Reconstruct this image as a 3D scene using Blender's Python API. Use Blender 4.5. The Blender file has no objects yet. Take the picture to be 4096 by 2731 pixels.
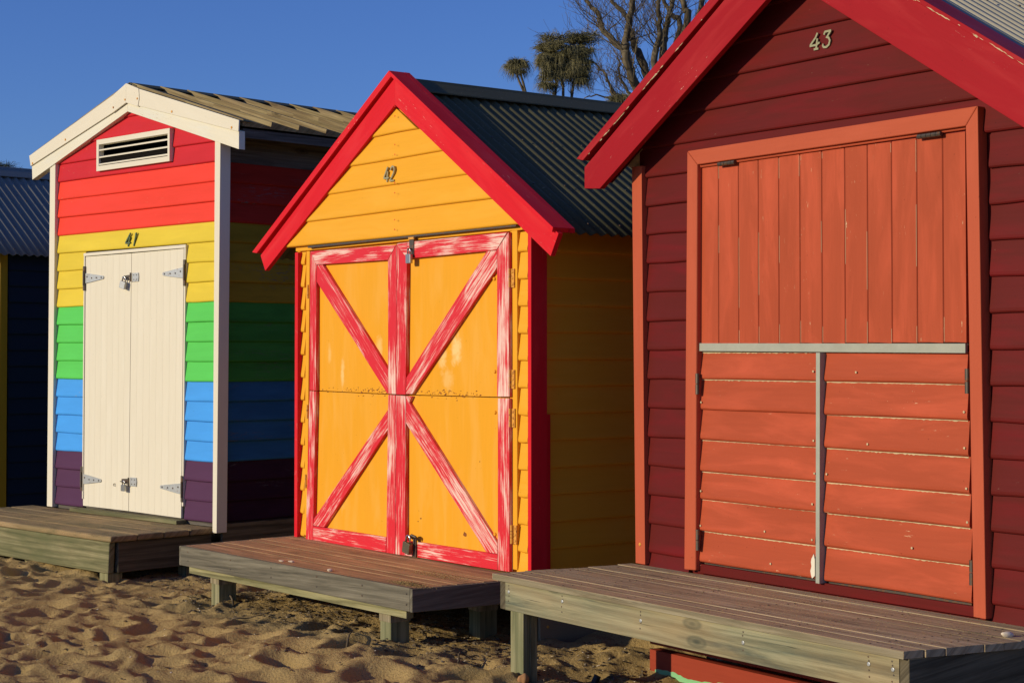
import bpy, bmesh, math, random
import numpy as np
from mathutils import Vector, Matrix
from math import sin, cos, pi, radians
random.seed(7)
sc = bpy.context.scene
COL = sc.collection
EYE = 1.6                      # camera height above the sand, metres

# ------------------------------------------------------------------ camera
cam_d = bpy.data.cameras.new('camera'); cam = bpy.data.objects.new('camera', cam_d); COL.objects.link(cam)
cam_d.sensor_width = 36; cam_d.lens = 58.73; cam_d.shift_y = -0.0251
cam_d.clip_start = 0.1; cam_d.clip_end = 2000
cam.location = (0, 0, EYE); cam.rotation_euler = (radians(90) + math.atan(85.1/3836.7), 0, 0)
sc.camera = cam

# ------------------------------------------------------------------ light
SUN_AZ, SUN_EL = 204.0, 16.5       # direction the sun comes from: degrees from +X, elevation
w = bpy.data.worlds.new('World'); sc.world = w; w.use_nodes = True
wn = w.node_tree.nodes; bg = wn['Background']
sky = wn.new('ShaderNodeTexSky'); sky.sky_type = 'NISHITA'; sky.sun_disc = False
sky.sun_elevation = radians(SUN_EL); sky.sun_rotation = radians(90 - SUN_AZ)
sky.altitude = 0; sky.air_density = 1.0; sky.dust_density = 0.2; sky.ozone_density = 4.0
mul = wn.new('ShaderNodeMix'); mul.data_type = 'RGBA'; mul.blend_type = 'MULTIPLY'; mul.inputs[0].default_value = 1
mul.inputs[7].default_value = (.64, .83, 1.40, 1)       # clear late-day blue
w.node_tree.links.new(sky.outputs[0], mul.inputs[6]); w.node_tree.links.new(mul.outputs[2], bg.inputs[0]); bg.inputs[1].default_value = 0.086
sd = bpy.data.lights.new('sun', 'SUN'); sun = bpy.data.objects.new('sun', sd); COL.objects.link(sun)
sd.energy = 3.65; sd.angle = radians(0.5); sd.color = (1.0, 0.85, 0.57)
a, e = radians(SUN_AZ), radians(SUN_EL)
sdir = Vector((cos(a)*cos(e), sin(a)*cos(e), sin(e)))
sun.rotation_euler = sdir.to_track_quat('Z', 'Y').to_euler(); sun.location = (-20, -10, 15)
sc.view_settings.view_transform = 'Standard'; sc.view_settings.look = 'None'
sc.view_settings.exposure = 0; sc.view_settings.gamma = 1; sc.view_settings.use_curve_mapping = False

# ------------------------------------------------------------------ materials
def newmat(name):
    m = bpy.data.materials.new(name); m.use_nodes = True
    nt = m.node_tree
    return m, nt, nt.nodes['Principled BSDF']
def N(nt, t, **k):
    n = nt.nodes.new(t)
    for a_, b_ in k.items(): setattr(n, a_, b_)
    return n
def L(nt, a_, b_): nt.links.new(a_, b_)
def uvmap(nt, sx, sy, src='UV', loc=(0, 0, 0)):
    tc = N(nt, 'ShaderNodeTexCoord'); mp = N(nt, 'ShaderNodeMapping')
    mp.inputs['Scale'].default_value = (sx, sy, sy if src == 'Object' else 1)
    mp.inputs['Location'].default_value = loc
    L(nt, tc.outputs[src], mp.inputs['Vector']); return mp.outputs[0]
def noise(nt, vec, scale=1, detail=4, rough=.6, dist=0):
    n = N(nt, 'ShaderNodeTexNoise'); n.inputs['Scale'].default_value = scale
    n.inputs['Detail'].default_value = detail; n.inputs['Roughness'].default_value = rough
    n.inputs['Distortion'].default_value = dist
    L(nt, vec, n.inputs['Vector']); return n.outputs['Fac']
def ramp(nt, fac, stops):
    r = N(nt, 'ShaderNodeValToRGB'); el = r.color_ramp.elements
    while len(el) < len(stops): el.new(0.5)
    for x, (p, c) in zip(el, stops):
        x.position = p; x.color = (*c, 1) if len(c) == 3 else c
    L(nt, fac, r.inputs[0]); return r.outputs[0]
def mix(nt, fac, a_, b_, mode='MIX'):
    n = N(nt, 'ShaderNodeMix', data_type='RGBA', blend_type=mode)
    for sock, v in ((n.inputs[0], fac), (n.inputs[6], a_), (n.inputs[7], b_)):
        if isinstance(v, (int, float)): sock.default_value = v
        elif isinstance(v, tuple): sock.default_value = (*v, 1)
        else: L(nt, v, sock)
    return n.outputs[2]
def bump(nt, b, h, strength=.3, dist=.002, prev=None):
    n = N(nt, 'ShaderNodeBump'); n.inputs['Strength'].default_value = strength
    n.inputs['Distance'].default_value = dist
    L(nt, h, n.inputs['Height'])
    if prev is not None: L(nt, prev, n.inputs['Normal'])
    L(nt, n.outputs[0], b.inputs['Normal']); return n.outputs[0]
def g3(v): return (v, v, v)
def scl(c, k): return tuple(min(1, x*k) for x in c)

def paint(name, col, rough=.55, var=.12, fade=None, fade_amt=.35, chip=None, chip_t=.70, grime=.12, spec=.08, brush=.5, bumps=.35):
    """old brush paint over boards: grain bump, brush strokes, fading, flaked chips and specks of dirt"""
    m, nt, b = newmat(name)
    g = noise(nt, uvmap(nt, 3, 70), 1, 6, .65)
    big = noise(nt, uvmap(nt, 1.2, 4.5), 1, 3, .5)
    c = mix(nt, ramp(nt, g, [(.3, g3(0)), (.7, g3(1))]), scl(col, 1 - var*.6), scl(col, 1 + var*.5))
    if fade:
        st = noise(nt, uvmap(nt, 1.6, 9, loc=(3, 1, 0)), 1, 5, .6, .6)
        c = mix(nt, ramp(nt, st, [(.47, g3(0)), (.68, g3(fade_amt))]), c, fade)
    c = mix(nt, ramp(nt, big, [(.35, g3(0)), (.75, g3(grime))]), c, scl(col, .55))
    sp = noise(nt, uvmap(nt, 60, 60), 1, 2, .5)
    c = mix(nt, ramp(nt, sp, [(.735, g3(0)), (.76, g3(.55))]), c, scl(col, .4))
    if chip:
        ch = noise(nt, uvmap(nt, 14, 90), 1, 5, .7)
        area = noise(nt, uvmap(nt, 1.1, 5, loc=(7, 2, 0)), 1, 2, .5)
        am = ramp(nt, area, [(.52, g3(0)), (.66, g3(1))])
        cm = ramp(nt, ch, [(chip_t - .05, g3(0)), (chip_t - .03, g3(1))])
        c = mix(nt, mix(nt, 1.0, am, cm, 'MULTIPLY'), c, chip)
    L(nt, c, b.inputs['Base Color'])
    b.inputs['Specular IOR Level'].default_value = spec
    L(nt, ramp(nt, big, [(.3, g3(rough - .08)), (.7, g3(rough + .12))]), b.inputs['Roughness'])
    p = bump(nt, b, g, bumps, .0012)
    bump(nt, b, noise(nt, uvmap(nt, 2.2, 6), 1, 2), .25, .004, p)
    return m

def streak(name, col, white, t0=.42, t1=.66):
    """red paint brushed thin over white primer, strokes running along each batten"""
    m, nt, b = newmat(name)
    st = noise(nt, uvmap(nt, 3.0, 95), 1, 6, .75, .3)
    ar = noise(nt, uvmap(nt, 1.5, 5, loc=(5, 5, 0)), 1, 4, .6, .8)
    s = N(nt, 'ShaderNodeMath', operation='MULTIPLY_ADD'); s.inputs[1].default_value = .66
    L(nt, st, s.inputs[0])
    s2 = N(nt, 'ShaderNodeMath', operation='MULTIPLY'); s2.inputs[1].default_value = .58
    L(nt, ar, s2.inputs[0]); L(nt, s2.outputs[0], s.inputs[2])
    c = mix(nt, ramp(nt, s.outputs[0], [(t0 + .205, g3(0)), (t0 + .220, g3(.20)), (t0 + .250, g3(.36)), (t0 + .268, g3(.72)), (t0 + .32, g3(.9))]), col, white)
    L(nt, c, b.inputs['Base Color']); b.inputs['Roughness'].default_value = .5
    b.inputs['Specular IOR Level'].default_value = .3
    bump(nt, b, st, .4, .0012)
    return m

def wood(name, c1, c2, c3, ring=1.0, rough=.85, dust=None, stain=None, stain_amt=.6, bumps=.7, spec=.2):
    """weathered timber: long grain, darker checks, knots, stains; optional dusting of sand"""
    m, nt, b = newmat(name)
    v = uvmap(nt, 1.1*ring, 24*ring)
    g1 = noise(nt, v, 1, 7, .65, .8)
    g2 = noise(nt, uvmap(nt, 4, 150), 1, 4, .6)
    c = ramp(nt, g1, [(.36, c3), (.49, c1), (.62, c2)])
    wv = N(nt, 'ShaderNodeTexWave', wave_type='BANDS', bands_direction='Y', wave_profile='SIN')
    wv.inputs['Scale'].default_value = 1; wv.inputs['Distortion'].default_value = 9; wv.inputs['Detail'].default_value = 3; wv.inputs['Detail Scale'].default_value = .55; wv.inputs['Detail Roughness'].default_value = .45
    L(nt, uvmap(nt, .8*ring, 6.0*ring), wv.inputs['Vector'])
    c = mix(nt, .6, c, ramp(nt, wv.outputs['Fac'], [(.05, g3(.55)), (.4, g3(1))]), 'MULTIPLY')
    c = mix(nt, .55, c, ramp(nt, g2, [(.3, g3(.45)), (.7, g3(1))]), 'MULTIPLY')
    big = noise(nt, uvmap(nt, 1.3, 3.3, loc=(9, 0, 0)), 1, 4, .6)
    c = mix(nt, ramp(nt, big, [(.4, g3(0)), (.7, g3(stain_amt))]), c, stain or scl(c3, .8))
    crack = noise(nt, uvmap(nt, 2.2, 60, loc=(2, 4, 0)), 1, 3, .5, .4)
    c = mix(nt, ramp(nt, crack, [(.69, g3(0)), (.73, g3(.85))]), c, scl(c3, .25))
    # knots
    vo = N(nt, 'ShaderNodeTexVoronoi'); vo.inputs['Scale'].default_value = 1
    L(nt, uvmap(nt, 2.2, 5.5), vo.inputs['Vector'])
    c = mix(nt, ramp(nt, vo.outputs['Distance'], [(.05, g3(.85)), (.09, g3(.35)), (.13, g3(.5)), (.17, g3(0))]), c, scl(c3, .45))
    if dust:
        d = noise(nt, uvmap(nt, 2.5, 5, loc=(1, 8, 0)), 1, 6, .65)
        gr = noise(nt, uvmap(nt, 90, 90), 1, 3, .7)
        dm = mix(nt, 1.0, ramp(nt, d, [(.45, g3(0)), (.62, g3(.95))]), ramp(nt, gr, [(.40, g3(.25)), (.6, g3(1))]), 'MULTIPLY')
        c = mix(nt, dm, c, dust)
    L(nt, c, b.inputs['Base Color']); b.inputs['Roughness'].default_value = rough
    b.inputs['Specular IOR Level'].default_value = spec
    p = bump(nt, b, g1, bumps, .003); bump(nt, b, g2, bumps, .0012, p)
    return m

def metal(name, col, rough=.45, rust=None, rust_t=.5, met=.8, scale=40):
    m, nt, b = newmat(name)
    v = uvmap(nt, 1, 1, 'Object')
    n = noise(nt, v, scale, 4, .6)
    c = mix(nt, n, scl(col, .8), scl(col, 1.15))
    if rust:
        r = noise(nt, v, scale*.8, 5, .7)
        rm = ramp(nt, r, [(rust_t, g3(0)), (rust_t + .08, g3(1))])
        c = mix(nt, rm, c, rust)
        mm = N(nt, 'ShaderNodeMath', operation='MULTIPLY_ADD'); mm.inputs[1].default_value = -met; mm.inputs[2].default_value = met
        L(nt, rm, mm.inputs[0]); L(nt, mm.outputs[0], b.inputs['Metallic'])
    else: b.inputs['Metallic'].default_value = met
    L(nt, c, b.inputs['Base Color']); b.inputs['Roughness'].default_value = rough
    bump(nt, b, n, .15, .0006)
    return m

def steelroof(name, col, rough=.42):
    """painted corrugated steel, chalky with dust streaks down the sheets"""
    m, nt, b = newmat(name)
    n = noise(nt, uvmap(nt, 1.5, 18), 1, 5, .6); n2 = noise(nt, uvmap(nt, 45, 45), 1, 3, .6)
    c = mix(nt, n, scl(col, .78), scl(col, 1.2))
    c = mix(nt, ramp(nt, n2, [(.62, g3(0)), (.72, g3(.4))]), c, (.35, .3, .2))
    L(nt, c, b.inputs['Base Color']); b.inputs['Roughness'].default_value = rough
    b.inputs['Metallic'].default_value = 0.0; b.inputs['Specular IOR Level'].default_value = .15
    bump(nt, b, n2, .1, .0006)
    return m

M = {}
M['y42'] = paint('yellow_paint', (.81, .385, .028), .42, .05, fade=(.85, .44, .05), fade_amt=.5, chip=(.5, .30, .10), chip_t=.74, grime=.06, brush=.3)
M['y42door'] = paint('yellow_door_paint', (.81, .37, .025), .42, .04, fade=(.90, .52, .15), fade_amt=.22, chip=(.35, .17, .06), chip_t=.76, grime=.08, bumps=.15)
M['r42'] = paint('scarlet_paint', (.68, .016, .026), .5, .09, fade=(.75, .045, .05), fade_amt=.5, chip=(.82, .42, .34), chip_t=.685, grime=.10)
M['s42'] = streak('brushed_red_over_white', (.68, .018, .032), (.86, .68, .58))
M['m43'] = paint('maroon_paint', (.122, .014, .012), .45, .10, fade=(.20, .010, .014), fade_amt=.5, chip=(.55, .45, .30), chip_t=.73, grime=.3)
M['b43'] = paint('crimson_barge_paint', (.35, .012, .018), .45, .06, fade=(.43, .030, .032), fade_amt=.7, chip=(.7, .5, .4), chip_t=.70, grime=.2)
M['o43'] = paint('terracotta_door_paint', (.43, .082, .036), .46, .08, fade=(.58, .110, .052), fade_amt=.8, chip=(.72, .55, .33), chip_t=.70, grime=.34)
M['t43'] = paint('terracotta_trim_paint', (.48, .100, .048), .45, .06, fade=(.54, .12, .06), fade_amt=.5, chip=(.75, .6, .4), chip_t=.75, grime=.1)
M['bare'] = paint('bare_primer', (.62, .50, .30), .7, .3, grime=.4)
M['c41'] = paint('cream_paint', (.75, .70, .57), .5, .03, fade=(.80, .76, .64), fade_amt=.4, chip=(.45, .33, .18), chip_t=.745, grime=.06, bumps=.12)
M['c41chip'] = paint('flaking_cream_paint', (.78, .74, .60), .55, .06, fade=(.72, .76, .74), fade_amt=.5, chip=(.36, .26, .13), chip_t=.66, grime=.15)
R41 = {'crim': (.60, .026, .036), 'red': (.86, .062, .038), 'yel': (.74, .565, .055), 'grn': (.11, .60, .11), 'blu': (.070, .35, .88), 'pur': (.092, .036, .085)}
for k, c in R41.items():
    M[k] = paint(k + '_board_paint', c, .46, .05, fade=scl(c, 1.15), fade_amt=.45, chip=(.55, .42, .25), chip_t=.71, grime=.22)
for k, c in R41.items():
    M[k + '_shaded'] = paint('weathered_' + k + '_paint', scl(c, .38), .7, .15, fade=scl(c, .24), fade_amt=.7, chip=(.10, .10, .11), chip_t=.60, grime=.5, spec=.05)  # darker side-wall copies: shade put into the colour, plus worn peeling patches
M['navy'] = paint('navy_paint', (.012, .024, .050), .5, .1)
M['ygl'] = paint('mustard_trim_paint', (.40, .25, .02), .5, .1)
M['eave'] = wood('old_eave_timber', (.16, .14, .12), (.22, .20, .17), (.07, .06, .05))
M['alu'] = metal('aluminium_flat_bar', (.36, .375, .31), .6, met=.1, scale=14)
M['gal'] = metal('galvanised_steel', (.45, .47, .48), .5, rust=(.22, .10, .04), rust_t=.6, met=.7)
M['rust'] = metal('rusty_painted_hinge', (.72, .33, .04), .7, rust=(.25, .075, .02), rust_t=.55, met=0, scale=70)
M['rustst'] = paint('rusty_paint_flakes', (.26, .09, .03), .8, .3)
M['dkm'] = metal('dark_worn_steel', (.10, .085, .07), .5, rust=(.14, .06, .02), rust_t=.52, met=.6)
M['lockst'] = metal('padlock_steel', (.42, .42, .40), .35, met=.85)
M['locklo'] = metal('weathered_padlock_brass', (.20, .17, .11), .42, rust=(.08, .05, .03), rust_t=.6, met=.8)
M['shk'] = metal('shackle_steel', (.6, .6, .6), .22, met=1)
M['dark'] = newmat('unlit_interior')[0]; M['dark'].node_tree.nodes['Principled BSDF'].inputs['Base Color'].default_value = (.012, .011, .01, 1)
M['dark'].node_tree.nodes['Principled BSDF'].inputs['Specular IOR Level'].default_value = 0; M['dark'].node_tree.nodes['Principled BSDF'].inputs['Roughness'].default_value = 1
M['roof42'] = steelroof('charcoal_roof_steel', (.088, .084, .046), .6)
M['roof40'] = steelroof('slate_blue_roof_steel', (.21, .21, .19), .5)
M['roof43'] = steelroof('zinc_roof_steel', (.56, .50, .34), .45)
M['flash43'] = steelroof('grey_flashing', (.17, .18, .16))
M['tile41'] = wood('weathered_roof_board', (.30, .235, .115), (.42, .34, .18), (.17, .125, .06), stain=(.20, .13, .09), stain_amt=.45)
M['d42top'] = wood('merbau_decking', (.47, .29, .155), (.56, .36, .20), (.29, .18, .10), dust=(.50, .29, .15), bumps=.5)
M['d42f'] = wood('grey_fascia_board', (.19, .17, .125), (.26, .235, .175), (.11, .10, .075), stain=(.12, .11, .085), stain_amt=.5)
M['pine'] = wood('treated_pine', (.34, .31, .16), (.44, .40, .23), (.20, .18, .09), stain=(.20, .21, .10), stain_amt=.5)
M['post'] = wood('mossy_pine_post', (.34, .31, .17), (.44, .40, .24), (.18, .17, .09), stain=(.13, .15, .075), stain_amt=.8)
M['d43top'] = wood('grey_brown_decking', (.47, .37, .235), (.58, .47, .315), (.29, .225, .145), stain=(.22, .16, .09), dust=(.46, .32, .18), bumps=.8)
M['d43f'] = wood('silvered_pine_fascia', (.27, .265, .165), (.38, .36, .23), (.11, .13, .10), ring=.75, stain=(.44, .27, .12), stain_amt=.38)
M['d43side'] = wood('dark_end_boards', (.15, .125, .08), (.20, .17, .11), (.08, .065, .04))
M['edge'] = wood('bleached_board_edge', (.36, .31, .20), (.48, .41, .28), (.22, .18, .11), bumps=1)
M['d41top'] = wood('brown_sleeper_deck', (.33, .235, .12), (.42, .31, .17), (.17, .13, .065), stain=(.17, .15, .07), dust=(.42, .28, .14))
M['d41f'] = wood('green_stained_sleeper', (.28, .25, .13), (.36, .32, .18), (.17, .16, .08), stain=(.10, .115, .05), stain_amt=.85)
M['base43'] = paint('brick_red_base_paint', (.33, .055, .030), .6, .1, chip=(.10, .03, .02), chip_t=.70, grime=.3)
M['mint'] = paint('mint_paint', (.25, .55, .28), .6, .1)
M['creamb'] = paint('cream_board', (.26, .21, .14), .6, .1)
M['brass'] = metal('aged_numeral_brass', (.40, .36, .20), .5, rust=(.14, .13, .06), rust_t=.55, met=.5, scale=60)
M['num41'] = metal('verdigris_numeral', (.10, .16, .07), .5, rust=(.05, .07, .04), rust_t=.5, met=.3, scale=60)
M['num43'] = metal('pale_brass_numeral', (.30, .30, .17), .55, met=.1, scale=60)

def sun_glints(m, spots, col):  # paints pale sun-reflection spots into the base colour
    nt = m.node_tree; b = nt.nodes['Principled BSDF']; src = b.inputs['Base Color'].links[0].from_socket
    tc = N(nt, 'ShaderNodeTexCoord').outputs['Object']; nz = noise(nt, tc, 26, 4, .65, .5); acc = src
    for (u_, z_, ru_, rz_, k_) in spots:
        mp = N(nt, 'ShaderNodeMapping'); mp.inputs['Location'].default_value = (-u_/ru_, 0, -(z_ + EYE)/rz_); mp.inputs['Scale'].default_value = (1/ru_, 0, 1/rz_)
        L(nt, tc, mp.inputs['Vector']); ln_ = N(nt, 'ShaderNodeVectorMath', operation='LENGTH'); L(nt, mp.outputs[0], ln_.inputs[0])
        ad = N(nt, 'ShaderNodeMath', operation='MULTIPLY_ADD'); ad.inputs[1].default_value = 2.2; L(nt, nz, ad.inputs[0]); L(nt, ln_.outputs['Value'], ad.inputs[2])
        acc = mix(nt, ramp(nt, ad.outputs[0], [(.0, g3(k_)), (.99, g3(k_)), (1.0, g3(k_))]) if False else mix(nt, 1.0, (k_, k_, k_), ramp(nt, N_scale(nt, ad.outputs[0]), [(.38, g3(1)), (.62, g3(0))]), 'MULTIPLY'), acc, col)
    L(nt, acc, b.inputs['Base Color'])
def N_scale(nt, s_):
    n = N(nt, 'ShaderNodeMath', operation='MULTIPLY'); n.inputs[1].default_value = .25; L(nt, s_, n.inputs[0]); return n.outputs[0]
sun_glints(M['y42door'], [(1.76, .0, .035, .10, .55), (1.90, .02, .045, .075, .65), (1.82, -.16, .045, .06, .3), (.64, -.13, .02, .09, .5), (1.07, .03, .035, .06, .4), (.48, .0, .02, .05, .3), (.60, -.95, .08, .05, .2)], (.93, .70, .34))

# ------------------------------------------------------------------ objects
def tag(o, label=None, cat=None, group=None, kind=None):
    if label: o['label'] = label
    if cat: o['category'] = cat
    if group: o['group'] = group
    if kind: o['kind'] = kind
    return o
def empty(name, loc, rz, label, cat, group=None):
    o = bpy.data.objects.new(name, None); COL.objects.link(o); o.empty_display_size = .3
    o.location = loc; o.rotation_euler = (0, 0, rz); return tag(o, label, cat, group)

class MB:
    """collects solids, then links them as ONE mesh object"""
    def __init__(s): s.v = []; s.f = []; s.uv = []; s.mi = []; s.mats = []
    def mid(s, m):
        if m not in s.mats: s.mats.append(m)
        return s.mats.index(m)
    def solid(s, verts, faces, m, uvf, dz=0):
        o = len(s.v); s.v += [tuple(p) for p in verts]; k = s.mid(m)
        for f in faces:
            s.f.append(tuple(o + i for i in f)); s.mi.append(k)
            s.uv.append([uvf(Vector(verts[i])) for i in f])
    def _uvf(s, d):
        d = Vector(d).normalized(); r = (random.uniform(0, 50), random.uniform(0, 50))
        q = Vector((0, 1, 0)) if abs(d.y) < .5 else Vector((0, 0, 1))
        p1 = d.cross(q); p1.normalize(); p2 = d.cross(p1)
        return lambda P: (P.dot(d) + r[0], P.dot(p1) + P.dot(p2) + r[1])
    def prism(s, pts, v0, v1, m, d=(1, 0, 0)):
        """outline pts [(u, z)] extruded from v0 (front) to v1"""
        n = len(pts); V = [(u, v0, z) for u, z in pts] + [(u, v1, z) for u, z in pts]
        F = [tuple(range(n)), tuple(range(2*n - 1, n - 1, -1))] + [(i, (i + 1) % n, n + (i + 1) % n, n + i) for i in range(n)]
        s.solid(V, F, m, s._uvf(d)); return s
    def box(s, u0, u1, v0, v1, z0, z1, m, d=None):
        if d is None:
            D = (abs(u1 - u0), abs(v1 - v0), abs(z1 - z0)); i = D.index(max(D)); d = [(1, 0, 0), (0, 1, 0), (0, 0, 1)][i]
        return s.prism([(u0, z0), (u1, z0), (u1, z1), (u0, z1)], v0, v1, m, d)
    def hex(s, A, B, m, d=(1, 0, 0)):
        """two quads A, B (4 points each) joined"""
        s.solid(list(A) + list(B), [(0, 1, 2, 3), (7, 6, 5, 4), (0, 4, 5, 1), (1, 5, 6, 2), (2, 6, 7, 3), (3, 7, 4, 0)], m, s._uvf(d)); return s
    def tube(s, pts, radii, m, seg=8, closed=False):
        pts = [Vector(p) for p in pts]; n = len(pts)
        if isinstance(radii, (int, float)): radii = [radii]*n
        V = []; up = None
        for i, p in enumerate(pts):
            t = (pts[min(i + 1, n - 1)] - pts[max(i - 1, 0)]).normalized()
            if up is None: up = Vector((0, 0, 1)) if abs(t.z) < .9 else Vector((1, 0, 0))
            a_ = t.cross(up).normalized(); up = a_.cross(t).normalized()
            for k in range(seg):
                an = 2*pi*k/seg; V.append(p + (a_*cos(an) + up*sin(an))*radii[i])
        F = [tuple(range(seg)), tuple(range(n*seg - 1, (n - 1)*seg - 1, -1))]
        for i in range(n - 1):
            for k in range(seg):
                a0 = i*seg + k; a1 = i*seg + (k + 1) % seg
                F.append((a0, a0 + seg, a1 + seg, a1))
        s.solid(V, F, m, s._uvf((pts[-1] - pts[0]) if (pts[-1] - pts[0]).length > 1e-4 else (1, 0, 0))); return s
    def disc(s, c, r, ax, th, m, seg=12):
        c = Vector(c); ax = Vector(ax).normalized()
        return s.tube([c, c + ax*th*.6, c + ax*th], [r, r, r*.7], m, seg)
    def build(s, name, parent=None, bevel=0, smooth=False, dz=EYE, recalc=True):
        me = bpy.data.meshes.new(name)
        me.from_pydata([(x, y, z + dz) for x, y, z in s.v], [], s.f); me.validate()
        for m in s.mats: me.materials.append(m)
        uvl = me.uv_layers.new(name='UVMap')
        if len(me.polygons) == len(s.f):
            me.polygons.foreach_set('material_index', s.mi)
            flat = [c for f in s.uv for p in f for c in p]
            uvl.data.foreach_set('uv', flat)
        if recalc:
            bm = bmesh.new(); bm.from_mesh(me); bmesh.ops.recalc_face_normals(bm, faces=bm.faces); bm.to_mesh(me); bm.free()
        if smooth: me.shade_smooth()
        o = bpy.data.objects.new(name, me); COL.objects.link(o)
        if parent: o.parent = parent
        if bevel:
            bv = o.modifiers.new('bevel', 'BEVEL'); bv.width = bevel; bv.segments = 2; bv.limit_method = 'ANGLE'; bv.angle_limit = radians(40)
            bv.harden_normals = False
        return o

class Frame:
    """a hut's own frame: u along the front, v into the hut, z up (z is measured from eye level)"""
    def __init__(s, X, Y, yaw):
        s.X, s.Y, s.a = X, Y, yaw
        eu = (sin(yaw), -cos(yaw)); ev = (cos(yaw), sin(yaw))
        s.E = (-(X*eu[0] + Y*eu[1]), -(X*ev[0] + Y*ev[1]))
        s.rz = yaw - pi/2; s.eu, s.ev = eu, ev
    def q(s, u, z, v):
        """a size read off the plane v=0, moved to the plane v"""
        k = (v - s.E[1])/(0 - s.E[1]); return (s.E[0] + (u - s.E[0])*k, z*k)
    def P(s, pts, v): return [s.q(u, z, v) for u, z in pts]
    def world(s, u, v): return (s.X + u*s.eu[0] + v*s.ev[0], s.Y + u*s.eu[1] + v*s.ev[1])
F41 = Frame(-3.9005, 14.1492, .7958); F42 = Frame(-1.45, 11.2234, .6473)
F43 = Frame(.7298, 8.6732, .6152);    F40 = Frame(-6.417, 17.354, .76)

# weatherboards -----------------------------------------------------------
def clad(mb, boards, segs, mapf, out0=0.0, top_lip=.008, chipmat=None, chip_p=0):
    """boards: [(z0, z1, mat)]; segs(z0,z1) -> [(left(z), right(z))]; mapf(a, out, z) -> (u, v, z)"""
    for (z0, z1, m) in boards:
        wob = random.uniform(-.0015, .0015)
        prof = [(0, z0 + .001), (.013, z0), (.0195, z0 + .003), (.0235, z0 + .009), (.0238, z0 + .020), (.0165, (z0 + z1)/2), (top_lip, z1 + .0015), (0, z1 + .0015)]
        for (fl, fr_) in segs(z0, z1):
            if fr_(z0) - fl(z0) < .01 and fr_(z1) - fl(z1) < .01: continue
            aL = [fl(z) for o, z in prof]; aR = [max(fr_(z), l_ + .002) for (o, z), l_ in zip(prof, aL)]
            mids = 6
            V = []
            amp = random.uniform(.0005, .0022); ph = random.uniform(0, 6)
            for j in range(mids + 1):
                t = j/mids
                for (o, z), l_, r_ in zip(prof, aL, aR):
                    dzw = amp*sin(ph + t*5) if z < z0 + .05 else 0
                    V.append(mapf(l_ + (r_ - l_)*t, out0 + o + (wob if o > 0 else 0), z + dzw))
            n = len(prof); Fc = [tuple(range(n)), tuple(range(mids*n + n - 1, mids*n - 1, -1))]
            for j in range(mids):
                for i in range(n):
                    a0 = j*n + i; a1 = j*n + (i + 1) % n
                    Fc.append((a0, a1, a1 + n, a0 + n))
            r = (random.uniform(0, 60), random.uniform(0, 60))
            d = Vector(mapf(1, 0, 0)) - Vector(mapf(0, 0, 0))
            mb.solid(V, Fc, m, lambda P: (P.dot(d) + r[0], P.z + r[1]))
            if chipmat and random.random() < chip_p:
                # bare timber showing where the paint has flaked under the board above
                x0, x1 = fl(z1), fr_(z1)
                if x1 - x0 > .1:
                    a_ = x0 + .01; en = x1 - .008
                    top = z1 - .001; k = int((en - a_)/.012) + 2; pts = []
                    th = random.uniform(.003, .008)
                    for i in range(k):
                        t = i/(k - 1); pts.append((a_ + (en - a_)*t, top - max(.0006, th*(.45 + .7*abs(sin(t*random.uniform(2, 9) + ph))*random.random()))))
                    oo = out0 + top_lip + .0025
                    VV = [mapf(x, oo, top) for x, _ in pts] + [mapf(x, oo, z) for x, z in pts] + [mapf(x, oo - .004, top) for x, _ in pts] + [mapf(x, oo - .004, z) for x, z in pts]
                    FF = []
                    for i in range(k - 1):
                        FF += [(i, i + 1, k + i + 1, k + i), (2*k + i, 3*k + i, 3*k + i + 1, 2*k + i + 1), (k + i, k + i + 1, 3*k + i + 1, 3*k + i)]
                    mb.solid(VV, FF, chipmat, lambda P: (P.dot(d)*1.0 + r[0], P.z + r[1]))
front = lambda v0=0.0: (lambda a_, o, z: (a_, v0 - o, z))
def sidew(u0): return lambda a_, o, z: (u0 + o, a_, z)
def cst(x): return lambda z: x
def zboards(zt, zb, e, m, off=0):
    r = []; z = zt
    while z > zb + 1e-4: r.append((max(z - e, zb), z, m)); z -= e
    return r

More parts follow.
